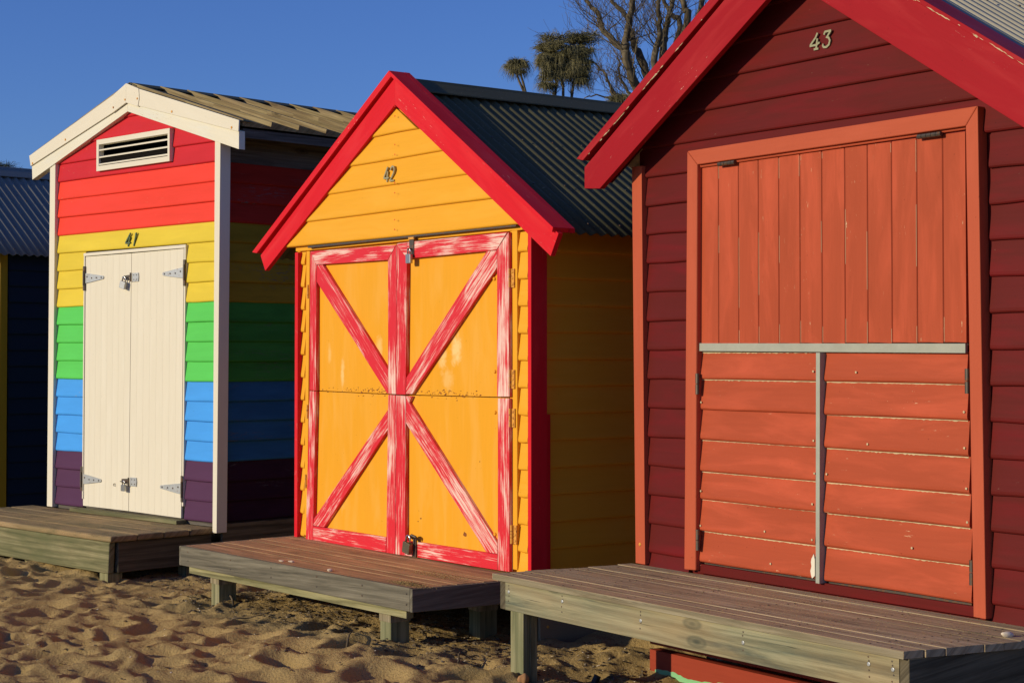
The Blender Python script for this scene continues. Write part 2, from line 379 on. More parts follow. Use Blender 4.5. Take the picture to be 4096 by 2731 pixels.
# corrugated sheet ----------------------------------------------------------
def corrugated(name, parent, ridge, eave, v0, v1, m, pitch=.0762, amp=.0085, laps=True):
    """sheets with ribs running from ridge (u,z) to eave (u,z), spread along v from v0 to v1"""
    R = Vector((ridge[0], 0, ridge[1])); E_ = Vector((eave[0], 0, eave[1])); d = (E_ - R); ln = d.length; d.normalize()
    nrm = Vector((-d.z, 0, d.x)) if d.x > 0 else Vector((d.z, 0, -d.x))
    if nrm.z < 0: nrm = -nrm
    nv = int((v1 - v0)/pitch*12); V = []; rows = 4
    for j in range(rows + 1):
        for i in range(nv + 1):
            v = v0 + (v1 - v0)*i/nv
            sheet = int(i/(12*10)); lap = .002*(sheet % 2)
            h = amp*cos(2*pi*v/pitch) + lap
            p = R + d*(ln*j/rows) + nrm*(h + (.0015 if j % 2 else 0)); V.append((p.x, v, p.z))
    n = nv + 1; top = len(V)
    V += [(x - nrm.x*.004, y, z - nrm.z*.004) for x, y, z in V]
    Fc = []
    for j in range(rows):
        for i in range(nv):
            a0 = j*n + i; Fc += [(a0, a0 + 1, a0 + n + 1, a0 + n), (top + a0, top + a0 + n, top + a0 + n + 1, top + a0 + 1)]
    for i in range(nv): a0 = rows*n + i; Fc.append((a0, a0 + 1, top + a0 + 1, top + a0))
    mb = MB(); mb.solid(V, Fc, m, lambda P: ((P - R).dot(d), P.y))
    # roofing screws, one row in three ribs
    for k, f in enumerate((.05, .38, .70, .95)):
        i = 0; v = math.ceil((v0 + .05)/pitch)*pitch
        while v < v1 - .03:
            if i % 3 == k % 2:
                p = R + d*(ln*f) + nrm*(amp + .003); mb.disc((p.x, v, p.z), .007, nrm, .005, M['dkm'], 6)
            v += pitch; i += 1
    o = mb.build(name, parent, recalc=False); o.data.shade_smooth(); return o
def ridgecap(parent, ridge, slopeL, slopeR, v0, v1, m, w_=.14, lift=.012):
    """folded ridge capping with a rolled top"""
    u, z = ridge; pr = []
    for sx, sl in ((-1, slopeL), (1, slopeR)):
        dd = Vector((sx, -sl)).normalized(); pr.append((u + dd.x*w_, z + dd.y*w_))
    pts = [pr[0], (u - .03, z - .03*slopeL + .006), (u - .012, z + .004), (u, z + .008), (u + .012, z + .004), (u + .03, z - .03*slopeR + .006), pr[1]]
    pts = [(a_, b_ + lift) for a_, b_ in pts]
    inner = [(a_, b_ - .008) for a_, b_ in reversed(pts)]
    mb = MB(); mb.prism(pts + inner, v0, v1, m, (0, 1, 0)); return mb.build('ridge_cap', parent, bevel=.001)

# small ironmongery -----------------------------------------------------------
def shackle_pts(c, w_, h, n=8, tilt=0):
    P = [(-w_/2, 0)] + [(-w_/2*cos(pi*i/n), h + w_/2*sin(pi*i/n)) for i in range(n + 1)] + [(w_/2, 0)]
    return [(c[0] + x*cos(tilt) - z*sin(tilt), c[1], c[2] + x*sin(tilt) + z*cos(tilt)) for x, z in P]
def padlock(F, u, v, z, w_, h, tilt, m, label, group='padlocks on the hut doors', depth=.02, turn=0):
    """body hangs below (u, z); shackle passes through the staple at (u, z)"""
    x, y = F.world(u, v)
    root = empty('padlock', (x, y, z + EYE), F.rz + turn, label, 'padlock', group)
    b = MB(); sh = h*.62
    def R(px, pz): return (px*cos(tilt) - pz*sin(tilt), px*sin(tilt) + pz*cos(tilt))
    b.prism([R(-w_/2, -sh - h + .003), R(-w_/2 + .003, -sh - h), R(w_/2 - .003, -sh - h), R(w_/2, -sh - h + .003), R(w_/2, -sh - .002), R(w_/2 - .004, -sh), R(-w_/2 + .004, -sh), R(-w_/2, -sh - .002)], -depth/2, depth/2, m, (0, 0, 1))
    b.build('lock_body', root, bevel=.002, dz=0)
    s = MB(); c = R(0, -sh - .004)
    s.tube(shackle_pts((c[0], 0, c[1]), w_*.58, sh*.62, 8, tilt), w_*.085, M['shk'], 8); s.build('shackle', root, smooth=True, dz=0)
    return root

def glyph(name, strokes, origin, w_, h, shear, F, v, th, m, parent, thick):
    """numeral cut from plate: each stroke is a polyline in the unit square with mitred joins"""
    mb = MB(); k = 0
    for st in strokes:
        pts = [Vector((origin[0] + (x*w_) + shear*y*h, origin[1] + y*h)) for x, y in st]
        Lf = []; Rt = []
        for i, p in enumerate(pts):
            d0 = (p - pts[i - 1]).normalized() if i else (pts[1] - p).normalized()
            d1 = (pts[i + 1] - p).normalized() if i < len(pts) - 1 else d0
            t = (d0 + d1).normalized(); nn = Vector((-t.y, t.x)); c = max(.5, nn.dot(Vector((-d0.y, d0.x))))
            Lf.append(p + nn*th/2/c); Rt.append(p - nn*th/2/c)
        for i in range(len(pts) - 1):
            k += 1; e_ = .00025*k
            mb.prism([tuple(Lf[i]), tuple(Lf[i + 1]), tuple(Rt[i + 1]), tuple(Rt[i])], v - thick - e_, v - e_*.5, m)
    return mb.build(name, parent)
G4 = [[(.62, 1), (.02, .30)], [(0, .27), (1, .27)], [(.68, .72), (.68, 0)]]
G1 = [[(.5, 1), (.5, 0)], [(.5, .93), (.34, .84)]]
G2 = [[(.06, .76), (.14, .92), (.42, 1), (.74, .95), (.88, .78), (.80, .58), (.45, .30), (.06, .03)], [(.04, .04), (.96, .04)]]
G4s = [[(.66, 1), (.50, .72), (.04, .32)], [(0, .28), (.70, .28), (1, .40)], [(.72, .66), (.72, .05)], [(.48, .03), (.95, .03)]]
G3s = [[(.08, .80), (.16, .97)], [(.12, .97), (.92, .97)], [(.86, .97), (.48, .62), (.72, .56), (.90, .38), (.84, .14), (.56, .02), (.24, .05), (.08, .18)], [(.06, .20), (.20, .20)]]

# ================================================================== HUT 41 (rainbow boards)
def hut41():
    F = F41; H = empty('beach_hut', (F.X, F.Y, 0), F.rz, 'rainbow striped weatherboard beach hut number 41 with cream double doors', 'beach hut', 'painted beach huts in a row')
    W = 2.37; D = 2.75; zb = 1.432; e_ = .15
    bl = [(zb + .15, zb + .30, 'crim'), (zb + .30, zb + .45, 'crim'), (zb + .45, zb + .62, 'crim'), (zb, zb + .15, 'crim')]
    for k in range(18):
        c = 'red' if k < 3 else 'yel' if k < 7 else 'grn' if k < 11 else 'blu' if k < 15 else 'pur'
        bl.append((zb - e_*(k + 1), zb - e_*k, c))
    boards = [(a_, b_, M[c]) for a_, b_, c in bl]
    q = lambda u, z, v=-.025: F.q(u, z, v)
    apex = (1.195, 2.06); sl = .30
    rl = lambda z: 1.195 - (apex[1] - z)/sl; rr = lambda z: 1.195 + (apex[1] - z)/sl
    dL, dR = q(.497, 0)[0], q(1.966, 0)[0]; dt = q(0, .83)[1]
    vL, vR = q(.69, 0)[0], q(1.738, 0)[0]; vb_, vt = q(0, 1.487)[1], q(0, 1.742)[1]
    wl, wr = q(.06, 0)[0], q(2.34, 0)[0]
    def segs(z0, z1):
        lo = lambda z: max(wl, rl(z)); hi = lambda z: min(wr, rr(z))
        if z1 <= .84: return [(cst(wl), cst(dL + .012)), (cst(dR - .012), cst(wr))]
        if z0 < vb_ - .02 < z1: return [(lo, hi)]
        if z1 > vb_ + .02 and z0 < vt - .02: return [(lo, cst(vL)), (cst(vR), hi)]
        return [(lo, hi)]
    mb = MB(); clad(mb, boards, segs, front(0)); mb.build('front_wall', H, bevel=0)
    # backing behind the boards leaves the vent and the joints dark
    bk = MB(); X0, X1 = .02, W - .02
    bk.prism([(X0, -1.3), (X1, -1.3), (X1, vb_ - .01), (X0, vb_ - .01)], .003, .03, M['eave'])
    bk.prism([(X0, vb_ - .01), (vL - .01, vb_ - .01), (vL - .01, vt + .01), (X0 + .4, vt + .01), (X0, 1.68)], .003, .03, M['eave'])
    bk.prism([(vR + .01, vb_ - .01), (X1, vb_ - .01), (X1, 1.68), (X1 - .4, vt + .01), (vR + .01, vt + .01)], .003, .03, M['eave'])
    bk.prism([(X0 + .4, vt + .01), (X1 - .4, vt + .01), (1.195, 2.03)], .003, .03, M['eave'])
    bk.box(X0 - .01, X0 + .01, .031, D, -1.3, 1.66, M['eave'], (0, 1, 0)); bk.box(X1, X1 + .02, .031, D, -1.3, 1.62, M['eave'], (0, 1, 0))
    bk.box(X0 + .015, X1 - .005, D - .03, D, -1.3, 1.66, M['eave'])
    bk.box(X0 + .02, X1 - .01, .04, D - .04, -1.32, -1.301, M['eave'])
    bk.build('frame_timber', H)
    # side wall
    sb = [(a_, b_, M[c + '_shaded']) for a_, b_, c in bl if b_ < 1.5]
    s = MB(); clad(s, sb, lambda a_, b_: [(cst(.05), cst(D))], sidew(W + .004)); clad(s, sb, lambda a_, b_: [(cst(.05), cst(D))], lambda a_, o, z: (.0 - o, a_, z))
    s.box(W + .002, W + .02, .05, D, zb + .002, 1.70, M['eave'], (0, 1, 0)); s.box(W + .03, W + .055, .02, D, -1.46, -1.275, M['d43side'], (0, 1, 0))
    s.build('side_wall', H)
    # corner trims
    c = MB(); a0, b0 = q(-.042, 0, -.045)[0], q(.045, 0, -.045)[0]
    c.prism([(a0 - .015, -1.29), (b0 - .015, -1.29), (b0 + .002, 1.60), (a0 + .002, 1.56)], -.046, .05, M['c41'], (0, 0, 1))
    c.build('corner_trim', H, bevel=.003)
    c = MB(); a0, b0 = q(2.337, 0, -.045)[0], q(2.408, 0, -.045)[0]
    c.prism([(a0 - .012, -1.335), (b0 - .030, -1.335), (b0, 1.60), (a0, 1.62)], -.046, .048, M['c41'], (0, 0, 1))
    c.build('corner_trim', H, bevel=.003)
    # roof: lapped boards running from ridge to eave, each with its thick edge to the front
    def slope(sx):
        r = MB(); u0, z0 = 1.215 + (.02 if sx > 0 else -.02), 2.105; ue, ze = (2.70, 1.672) if sx > 0 else (-.27, 1.672)
        d = Vector((ue - u0, 0, ze - z0)); ln = d.length; d.normalize(); nr = Vector((-d.z, 0, d.x)) if sx > 0 else Vector((d.z, 0, -d.x))
        R0 = Vector((u0, 0, z0)); pitch = .262; v = -.02
        while v < D:
            v2 = v + pitch*random.uniform(.985, 1.015); jit = random.uniform(-.003, .003); n = 2
            def pt(sv, vv, h): p = R0 + d*sv + nr*h; return (p.x, vv, p.z)
            for k in range(n):      # short lengths of board end to end down the slope
                a0, a1 = ln*k/n + .0003, ln*(k + 1)/n - .0003 + (random.uniform(0, .012) if k == n - 1 else 0); w1 = random.uniform(-.0006, .0006)
                A = [pt(a0, v, .048 + jit + w1), pt(a0, v2 + .004, .012), pt(a1, v2 + .004, .012), pt(a1, v, .048 + jit + w1)]
                B = [pt(a0, v, -.006), pt(a0, v2 + .004, -.006), pt(a1, v2 + .004, -.006), pt(a1, v, -.006)]
                r.hex(A, B, M['tile41'], tuple(d))
            v = v2
        pts = [(u0, z0 - .03), (ue - .02*sx, ze - .03), (ue - .02*sx, ze - .05), (u0, z0 - .05)]
        r.prism(pts, -.01, D + .06, M['eave'], (0, 1, 0))
        return r
    rf = slope(1).build('board_roof', H); slope(-1).build('board_roof', H)
    ed = MB(); ed.box(2.665, 2.685, .0, D, 1.585, 1.652, M['eave'], (0, 1, 0)); ed.build('gutter_board', H)
    ridgecap(H, (1.215, 2.115), .29, .29, -.03, D + .1, M['roof42'], .10, .032)
    # barge: timber board with a metal capping over its upper half
    v = -.055
    bt = MB()
    bt.prism([(-.245, 1.60), (-.236, 1.480), (1.232, 1.917), (1.232, 2.02)], v, .0, M['c41chip'], (1, 0, .3))
    bt.prism([(1.2325, 2.02), (1.2325, 1.917), (2.712, 1.490), (2.712, 1.625)], v, .0, M['c41chip'], (1, 0, -.29))
    bt.build('barge_board', H, bevel=.002)
    v = -.068
    for nm, pts, dd in (('L', [(-.268, 1.686), (-.243, 1.598), (1.06, 1.932), (1.06, 2.072)], (1, 0, .3)), ('R', [(1.40, 2.080), (1.40, 1.945), (2.722, 1.618), (2.728, 1.701)], (1, 0, -.29))):
        cp = MB(); cp.prism(pts, v, v + .011, M['c41'], dd)
        t = [pts[0], pts[3]] if nm == 'L' else [pts[0], pts[3]]
        (ua, za), (ub, zb2) = t
        cp.hex([(ua, v + .0115, za), (ub, v + .0115, zb2), (ub, .06, zb2), (ua, .06, za)], [(ua, v + .0115, za - .006), (ub, v + .0115, zb2 - .006), (ub, .06, zb2 - .006), (ua, .06, za - .006)], M['roof42'] if nm == 'R' else M['c41'], dd)
        for (uu, zz) in (((.32, 1.773), (-.21, 1.617)) if nm == 'L' else ((1.87, 1.85), (2.64, 1.655))): cp.disc((uu, -.068, zz), .010, (0, -1, 0), .004, M['rust'], 10)
        cp.build('metal_capping', H, bevel=.001)
    pk = MB(); v = -.073
    pk.prism([(1.04, 2.062), (1.045, 1.925), (1.238, 1.985), (1.238, 2.139)], v, v + .012, M['c41'], (1, 0, .3))
    pk.prism([(1.2385, 2.139), (1.2385, 1.985), (1.405, 1.938), (1.425, 2.0), (1.415, 2.078)], v, v + .012, M['c41'], (1, 0, -.3))
    for (uu, zz) in ((1.055, 1.965), (1.225, 2.01), (1.40, 2.00)): pk.disc((uu, v, zz), .009, (0, -1, 0), .004, M['rust'], 10)
    pk.build('apex_cover', H, bevel=.001)
    # louvre vent
    vf = -.05; a0, z0 = F.q(.689, 1.486, vf); a1, z1 = F.q(1.739, 1.743, vf)
    vm = MB(); t = .045
    vm.box(a0, a1, vf, .0, z0, z0 + t*.9, M['c41']); vm.box(a0, a1, vf, .0, z1 - t*.9, z1, M['c41'])
    vm.box(a0, a0 + t*.75, vf, -.001, z0 + t*.9, z1 - t*.9, M['c41']); vm.box(a1 - t*.6, a1, vf, -.001, z0 + t*.9, z1 - t*.9, M['c41'])
    vm.box(a0 + t*.75, a1 - t*.6, -.0305, -.029, z0 + t*.9, F.q(0, 1.60, -.03)[1], M['dark'])  # black panel painted in as the vent's dark inside, hiding the board behind
    vo = vm.build('vent', H, bevel=.002)
    hz = (z1 - z0 - 1.8*t); ns = 3
    for k in range(ns):
        zc = z0 + t*.9 + hz*(k + .10)/ns
        sl_ = MB(); sl_.hex([(a0 + t*.75, -.047, zc), (a1 - t*.6, -.047, zc), (a1 - t*.6, -.047, zc + .014), (a0 + t*.75, -.047, zc + .012)],
                            [(a0 + t*.75, .012, zc + .016), (a1 - t*.6, .012, zc + .016), (a1 - t*.6, .012, zc + .026), (a0 + t*.75, .012, zc + .026)], M['c41'])
        sl_.build('slat', vo, bevel=.0015)
    # doors
    vd = -.022; fr_ = MB()
    A = lambda pts, v=vd: F.P(pts, v)
    vf2 = -.032
    fr_.prism(A([(.500, .797), (1.962, .803), (1.962, .829), (.500, .822)], vf2), vf2, .0, M['c41'], (1, 0, 0))
    fr_.prism(A([(.497, -1.20), (.511, -1.20), (.520, .796), (.504, .796)], vf2 + .001), vf2 + .001, .0, M['c41'], (0, 0, 1))
    fr_.prism(A([(1.925, -1.17), (1.943, -1.17), (1.962, .802), (1.943, .802)], vf2 + .001), vf2 + .001, .0, M['c41'], (0, 0, 1))
    fr_.build('door_frame', H, bevel=.0015)
    for (pts) in (((.513, -1.256), (1.1895, -1.256), (1.214, .792), (.522, .792)), ((1.1955, -1.256), (1.916, -1.262), (1.938, .798), (1.219, .792))):
        P = A(list(pts)); dm = MB(); nb = 8
        for k in range(nb):
            t0 = k/nb; t1 = (k + 1)/nb
            lp = lambda i, j, t: (P[i][0] + (P[j][0] - P[i][0])*t, P[i][1] + (P[j][1] - P[i][1])*t)
            g = .0009/abs(P[1][0] - P[0][0])
            dm.prism([lp(0, 1, t0 + g*.5), lp(0, 1, t1 - g*.5), lp(3, 2, t1 - g*.5), lp(3, 2, t0 + g*.5)], vd, -.004, M['c41'], (0, 0, 1))
        dm.prism([P[0], P[1], P[2], P[3]], vd + .0015, -.002, M['c41'], (0, 0, 1))
        dm.build('door', H, bevel=.0003)
    for (hu, hz_, sx) in ((.508, .614, 1), (.486, -1.037, 1), (1.945, .613, -1), (1.925, -1.04, -1)):
        h = MB(); v = -.030
        pts = [(hu + sx*.012, hz_ - .042), (hu + sx*.10, hz_ - .034), (hu + sx*.29, hz_ - .012), (hu + sx*.298, hz_), (hu + sx*.29, hz_ + .012), (hu + sx*.10, hz_ + .034), (hu + sx*.012, hz_ + .042)]
        h.prism(A(pts, v), v, v + .005, M['gal'])
        pl = A([(hu - .014, hz_ - .10), (hu + .010, hz_ - .10), (hu + .010, hz_ + .10), (hu - .014, hz_ + .10)], -.036)
        h.prism(pl, -.038, -.026, M['dkm'], (0, 0, 1))
        cx = F.q(hu, 0, -.036)[0]
        h.tube([(cx, -.040, hz_ - .06), (cx, -.040, hz_ + .06)], .008, M['dkm'], 8)
        for k in (.05, .12, .19, .265):
            s_, z_ = F.q(hu + sx*k, hz_ + (.012 if k == .05 else 0), v); h.disc((s_, v - .001, z_), .007, (0, -1, 0), .003, M['dkm'], 8)
        h.build('strap_hinge', H, bevel=.0006)
    for hz_ in (.60, -1.022):
        h = MB(); v = -.030; c0 = 1.205 if hz_ > 0 else 1.19
        h.prism(A([(c0 - .10, hz_ - .016), (c0 - .015, hz_ - .022), (c0 - .015, hz_ + .022), (c0 - .10, hz_ + .016)], v), v - .002, v + .006, M['dkm'])
        h.prism(A([(c0 + .02, hz_ - .034), (c0 + .105, hz_ - .034), (c0 + .11, hz_), (c0 + .105, hz_ + .034), (c0 + .02, hz_ + .034)], v), v, v + .006, M['gal'])
        cx = F.q(c0 + .005, 0, v)[0]; h.tube([(cx, v - .005, hz_ - .035), (cx, v - .005, hz_ + .035)], .007, M['dkm'], 8)
        for k, zz in ((.045, .018), (.045, -.018), (.085, .018), (.085, -.018)):
            s_, z_ = F.q(c0 + k, hz_ + zz, v); h.disc((s_, v - .001, z_), .005, (0, -1, 0), .002, M['dkm'], 6)
        cx = F.q(c0 - .075, 0, v)[0]
        h.tube([(cx - .010, v, hz_), (cx - .010, v - .022, hz_ + .002), (cx + .010, v - .022, hz_ + .002), (cx + .010, v, hz_)], .004, M['dkm'], 6)
        h.build('hasp', H, bevel=.0006)
    u1, z1_ = F.q(1.128, .605, -.048); padlock(F, u1, -.055, z1_, .062, .058, -.30, M['lockst'], 'steel padlock on the upper hasp of the cream doors, hanging tilted', turn=.15)
    u1, z1_ = F.q(1.128, -1.02, -.048); padlock(F, u1, -.055, z1_, .052, .050, 0, M['lockst'], 'steel padlock on the lower hasp of the cream doors, hanging straight')
    ey = MB(); ex, ez = F.q(.995, -1.058, vd); ey.tube([(ex, vd, ez + .008), (ex, vd - .016, ez + .006), (ex, vd - .016, ez - .006), (ex, vd, ez - .008)], .0035, M['dkm'], 6); ey.build('eyelet', H)
    for nm, G, o0, w_ in (('numeral', G4, (1.128, .848), .072), ('numeral', G1, (1.232, .848), .050)):
        uu, zz = F.q(o0[0], o0[1], -.022); glyph(nm, G, (uu, zz), w_, .104, .36, F, -.022, .0115, M['num41'], H, .010)
    th = MB(); th.prism([(.47, -1.298), (2.0, -1.298), (2.0, -1.270), (.47, -1.270)], -.10, -.002, M['d41f']); th.build('threshold', H, bevel=.004)
    return H
hut41()

# ================================================================== HUT 42 (yellow with red X doors)
def hut42():
    F = F42; H = empty('beach_hut', (F.X, F.Y, 0), F.rz, 'yellow beach hut number 42 with steep red barge boards and red cross braced doors', 'beach hut', 'painted beach huts in a row')
    W = 2.56; D = 2.6; Y = M['y42']; R = M['r42']
    # gable of wide boards standing a little proud of the wall below
    vg = -.043; e_ = .158; zb = F.q(0, .712, vg - .02)[1]
    sl = .80
    gl = lambda z: -.05 + (z - zb)/.80; ap = 1.47
    rise = (1.50 - .72)/(1.345 + .04)
    lo = lambda z: -.055 + max(0, z - zb - .0)/ .585; hi = lambda z: 2.64 - max(0, z - zb)/.585
    mb = MB(); clad(mb, [(zb + e_*k, zb + e_*(k + 1), Y) for k in range(5)], lambda a_, b_: [(lambda z: min(lo(z), 1.29), lambda z: max(hi(z), 1.292))], front(vg), top_lip=.010)
    mb.box(-.02, 2.58, vg + .002, -.002, zb + .003, zb + .05, Y); mb.prism([(0.02, zb + .04), (2.54, zb + .04), (1.29, 1.50)], vg + .004, -.0, Y)
    mb.build('gable_wall', H)
    # main walls
    w_ = MB()
    w_.box(.01, W - .01, .004, .03, -1.25, .72, Y); w_.prism([(.01, .72), (W - .01, .72), (1.29, 1.52)], .004, .03, Y)
    w_.box(.012, .03, .031, D, -1.25, .70, Y, (0, 1, 0)); w_.box(W - .03, W - .012, .031, D, -1.25, .70, Y, (0, 1, 0)); w_.box(.03, W - .03, D - .03, D, -1.25, .70, Y)
    for (z0, off, a0, b0) in ((.585, 0, .035, .112), (.555, 0, 2.452, 2.548)):
        a1, b1 = F.q(a0, 0, -.022)[0], F.q(b0, 0, -.022)[0]
        bs = [(z0 - .15*k - .15, z0 - .15*k, Y) for k in range(12)] + [(z0, z0 + .11, Y)]
        bs = [(max(a_, -1.225), b_, m) for a_, b_, m in bs if b_ > -1.2]
        clad(w_, bs, lambda z_, y_: [(cst(a1), cst(b1))], front(0))
    w_.build('front_wall', H)
    s = MB(); sb = [(.56 - .15*k - .15, .56 - .15*k, Y) for k in range(12)] + [(.56, .70, Y)]; sb = [(max(a_, -1.26), b_, m) for a_, b_, m in sb if b_ > -1.24]
    clad(s, sb, lambda a_, b_: [(cst(.055), cst(D))], sidew(W - .012)); clad(s, sb, lambda a_, b_: [(cst(.055), cst(D))], lambda a_, o, z: (.012 - o, a_, z))
    s.build('side_wall', H)
    # stop ends: thin red corner trims
    c = MB(); a0, b0 = F.q(-.018, 0, -.045)[0], F.q(.022, 0, -.045)[0]
    c.box(a0, b0, -.046, .05, -1.225, F.q(0, .675, -.05)[1], R, (0, 0, 1)); c.build('corner_trim', H, bevel=.002)
    c = MB(); a0, b0 = F.q(2.550, 0, -.045)[0], F.q(2.581, 0, -.045)[0]
    c.box(a0, b0, -.047, .064, -1.26, .66, R, (0, 0, 1)); c.build('corner_trim', H, bevel=.002)
    c = MB(); c.box(W + .018, W + .032, .075, .125, -1.25, -.34, R, (0, 0, 1)); c.build('patch_board', H, bevel=.002)
    # door lining and head board
    v = -.030; f = MB(); A = lambda pts, vv: F.P(pts, vv)
    f.prism(A([(2.384, -1.20), (2.452, -1.20), (2.452, .69), (2.384, .676)], v), v, .0, Y, (0, 0, 1))
    f.prism(A([(.110, -1.21), (.150, -1.21), (.176, .676), (.132, .676)], v), v, .0, Y, (0, 0, 1))
    f.prism(A([(-.01, .680), (2.50, .680), (2.50, .716), (-.01, .712)], v - .004), v - .004, .0, Y)
    f.build('door_lining', H, bevel=.003)
    hb = MB(); v5 = -.062; hb.prism(A([(.15, .697), (2.44, .703), (2.44, .711), (.15, .709)], v5), v5, -.035, M['dkm']); hb.build('drip_strip', H)
    # doors: upper and lower leaves with battens mitred like a cross
    vp = -.026; S = M['s42']; vt = -.052
    def leaf(pts):
        m_ = MB(); m_.prism(A(pts, vp), vp, -.002, M['y42door'], (0, 0, 1)); return m_.build('door', H, bevel=.0015)
    up_l = leaf([(.178, -.247), (1.226, -.2535), (1.226, .668), (.186, .668)])
    up_r = leaf([(1.229, -.2535), (2.378, -.247), (2.374, .672), (1.229, .668)])
    lo_l = leaf([(.136, -1.233), (1.220, -1.228), (1.226, -.258), (.177, -.252)])
    lo_r = leaf([(1.223, -1.228), (2.379, -1.215), (2.378, -.252), (1.229, -.258)])
    fk = MB()
    for k in range(150):
        uu = random.choice((random.uniform(.30, 1.12), random.gauss(.95, .1), random.gauss(1.75, .12), random.uniform(1.36, 2.25)))
        if not (.27 < uu < 1.13 or 1.345 < uu < 2.26): continue
        uc, zc = F.q(uu, -.243 + random.choice((-1, 1, 1))*abs(random.gauss(.004, .012)), vp); w0, h0 = random.uniform(.002, .012), random.uniform(.001, .005)
        fk.prism([(uc - w0, zc), (uc - w0*.3, zc - h0), (uc + w0, zc - h0*.4), (uc + w0*.5, zc + h0)], vp - .0006 - k*.000004, vp + .001, M['rustst'])
    for (uu, zz, q0) in ((1.955, -1.045, .022), (1.50, -.99, .008), (2.1, -.62, .006), (1.47, -1.01, .006)):
        uc, zc = F.q(uu, zz, vp); fk.prism([(uc + q0*cos(a_)*random.uniform(.6, 1.1), zc + q0*.7*sin(a_)*random.uniform(.6, 1.1)) for a_ in [2*pi*k/9 for k in range(9)]], vp - .0007, vp + .001, M['rustst'])
    tag(fk.build('rust_flakes', H), kind='stuff')
    def batten(par, pts, d, nm='batten', dv=0.0, m_=S):
        k = MB(); vv = vt + dv; k.prism(A(pts, vv), vv, vp + .001, m_, d); return k.build(nm, par, bevel=.002)
    # upper left leaf
    batten(up_l, [(.184, .672), (.262, .580), (1.128, .574), (1.222, .663)], (1, 0, 0))
    batten(up_l, [(.178, -.247), (.262, -.249), (.262, .578), (.183, .670)], (0, 0, 1))
    batten(up_l, [(1.136, -.252), (1.2255, -.253), (1.2255, .661), (1.131, .573)], (0, 0, 1), dv=.0007)
    batten(up_l, [(.265, .470), (.265, .577), (.345, .577), (1.134, -.105), (1.134, -.250), (1.125, -.250)], (1, 0, -.9), dv=.004)
    # upper right leaf
    batten(up_r, [(1.2275, .663), (1.345, .572), (1.345, .655), (1.345, .672), (1.24, .670)], (1, 0, 0))
    batten(up_r, [(1.3475, .572), (2.258, .580), (2.358, .676), (1.3475, .672)], (1, 0, 0), dv=-.001)
    batten(up_r, [(1.2285, -.254), (1.330, -.254), (1.342, .573), (1.2285, .661)], (0, 0, 1), dv=-.0007)
    batten(up_r, [(2.264, -.246), (2.378, -.244), (2.373, .675), (2.264, .582)], (0, 0, 1))
    batten(up_r, [(1.334, -.250), (1.334, -.155), (2.165, .577), (2.261, .577), (2.261, .478), (1.405, -.248)], (1, 0, .9), dv=.004)
    # lower left leaf
    batten(lo_l, [(.134, -1.236), (.224, -1.232), (.262, -.254), (.178, -.252)], (0, 0, 1))
    batten(lo_l, [(.227, -1.232), (1.112, -1.230), (1.114, -1.137), (.229, -1.140)], (1, 0, 0))
    batten(lo_l, [(1.117, -1.231), (1.217, -1.230), (1.224, -.260), (1.137, -.259)], (0, 0, 1), dv=-.0006)
    batten(lo_l, [(.229, -1.100), (.229, -1.136), (.372, -1.137), (1.131, -.475), (1.134, -.350)], (1, 0, .85), dv=.004)
    # lower right leaf
    batten(lo_r, [(1.221, -1.230), (1.329, -1.228), (1.331, -.262), (1.2275, -.260)], (0, 0, 1))
    batten(lo_r, [(1.332, -1.228), (1.403, -1.226), (1.403, -1.137), (1.332, -1.137)], (1, 0, 0))
    batten(lo_r, [(1.462, -1.226), (2.268, -1.219), (2.268, -1.131), (1.462, -1.135)], (1, 0, 0))
    batten(lo_r, [(2.271, -1.219), (2.380, -1.217), (2.378, -.254), (2.271, -.256)], (0, 0, 1))
    batten(lo_r, [(1.334, -.262), (1.334, -.425), (2.160, -1.128), (2.267, -1.128), (2.267, -1.072), (1.37, -.300), (1.40, -.262)], (1, 0, -.85), dv=.004)
    # butt hinges, rusty and overpainted
    for (hu, hz) in ((2.386, .416), (2.388, -.147), (2.391, -.362), (2.407, -1.008)):
        h = MB(); v = -.040; u_, z_ = F.q(hu, hz, v)
        h.box(u_ + .004, u_ + .034, v + .002, v + .009, z_ - .052, z_ + .052, M['rust'], (0, 0, 1))
        for k in range(3): h.tube([(u_, v - .004, z_ - .05 + k*.035), (u_, v - .004, z_ - .018 + k*.035)], .0085, M['rust'], 8)
        for k in (-.034, 0, .034): h.disc((u_ + .020, v + .002, z_ + k), .008, (0, -1, 0), .004, M['rust'], 8)
        h.build('hinge', H, bevel=.0008)
    for (hu, hz) in ((.275, .412), (.275, -.065), (.277, -.355), (.248, -1.02)):
        h = MB(); v = vp; u_, z_ = F.q(hu, hz, v); h.box(u_ - .004, u_ + .024, v - .010, v - .0002, z_ - .016, z_ + .016, M['y42door']); h.disc((u_ + .012, v - .010, z_), .005, (0, -1, 0), .003, M['rust'], 8); h.build('door_cleat', H, bevel=.001)
    for (hu, hz) in ((.172, .405), (.170, -.39), (.15, -.85)):
        h = MB(); u_, z_ = F.q(hu, hz, -.035); h.tube([(u_, -.045, z_ - .045), (u_, -.045, z_ + .045)], .007, M['rust'], 8); h.build('hinge', H)
    for (hu, hz) in ((2.243, .418), (2.247, -.105), (2.25, -.335), (2.25, -1.02)):
        h = MB(); u_, z_ = F.q(hu, hz, vp); h.disc((u_, vp, z_), .011, (0, -1, 0), .009, M['y42door'], 10); h.build('bolt_head', H)
    # hasps and padlocks
    h = MB(); u_, z_ = F.q(1.400, .640, -.058)
    h.box(u_ - .028, u_ + .018, -.060, -.0525, z_ - .062, z_ + .045, M['dkm'], (0, 0, 1)); h.box(u_ - .034, u_ + .026, -.064, -.050, z_ + .045, z_ + .060, M['rust'])
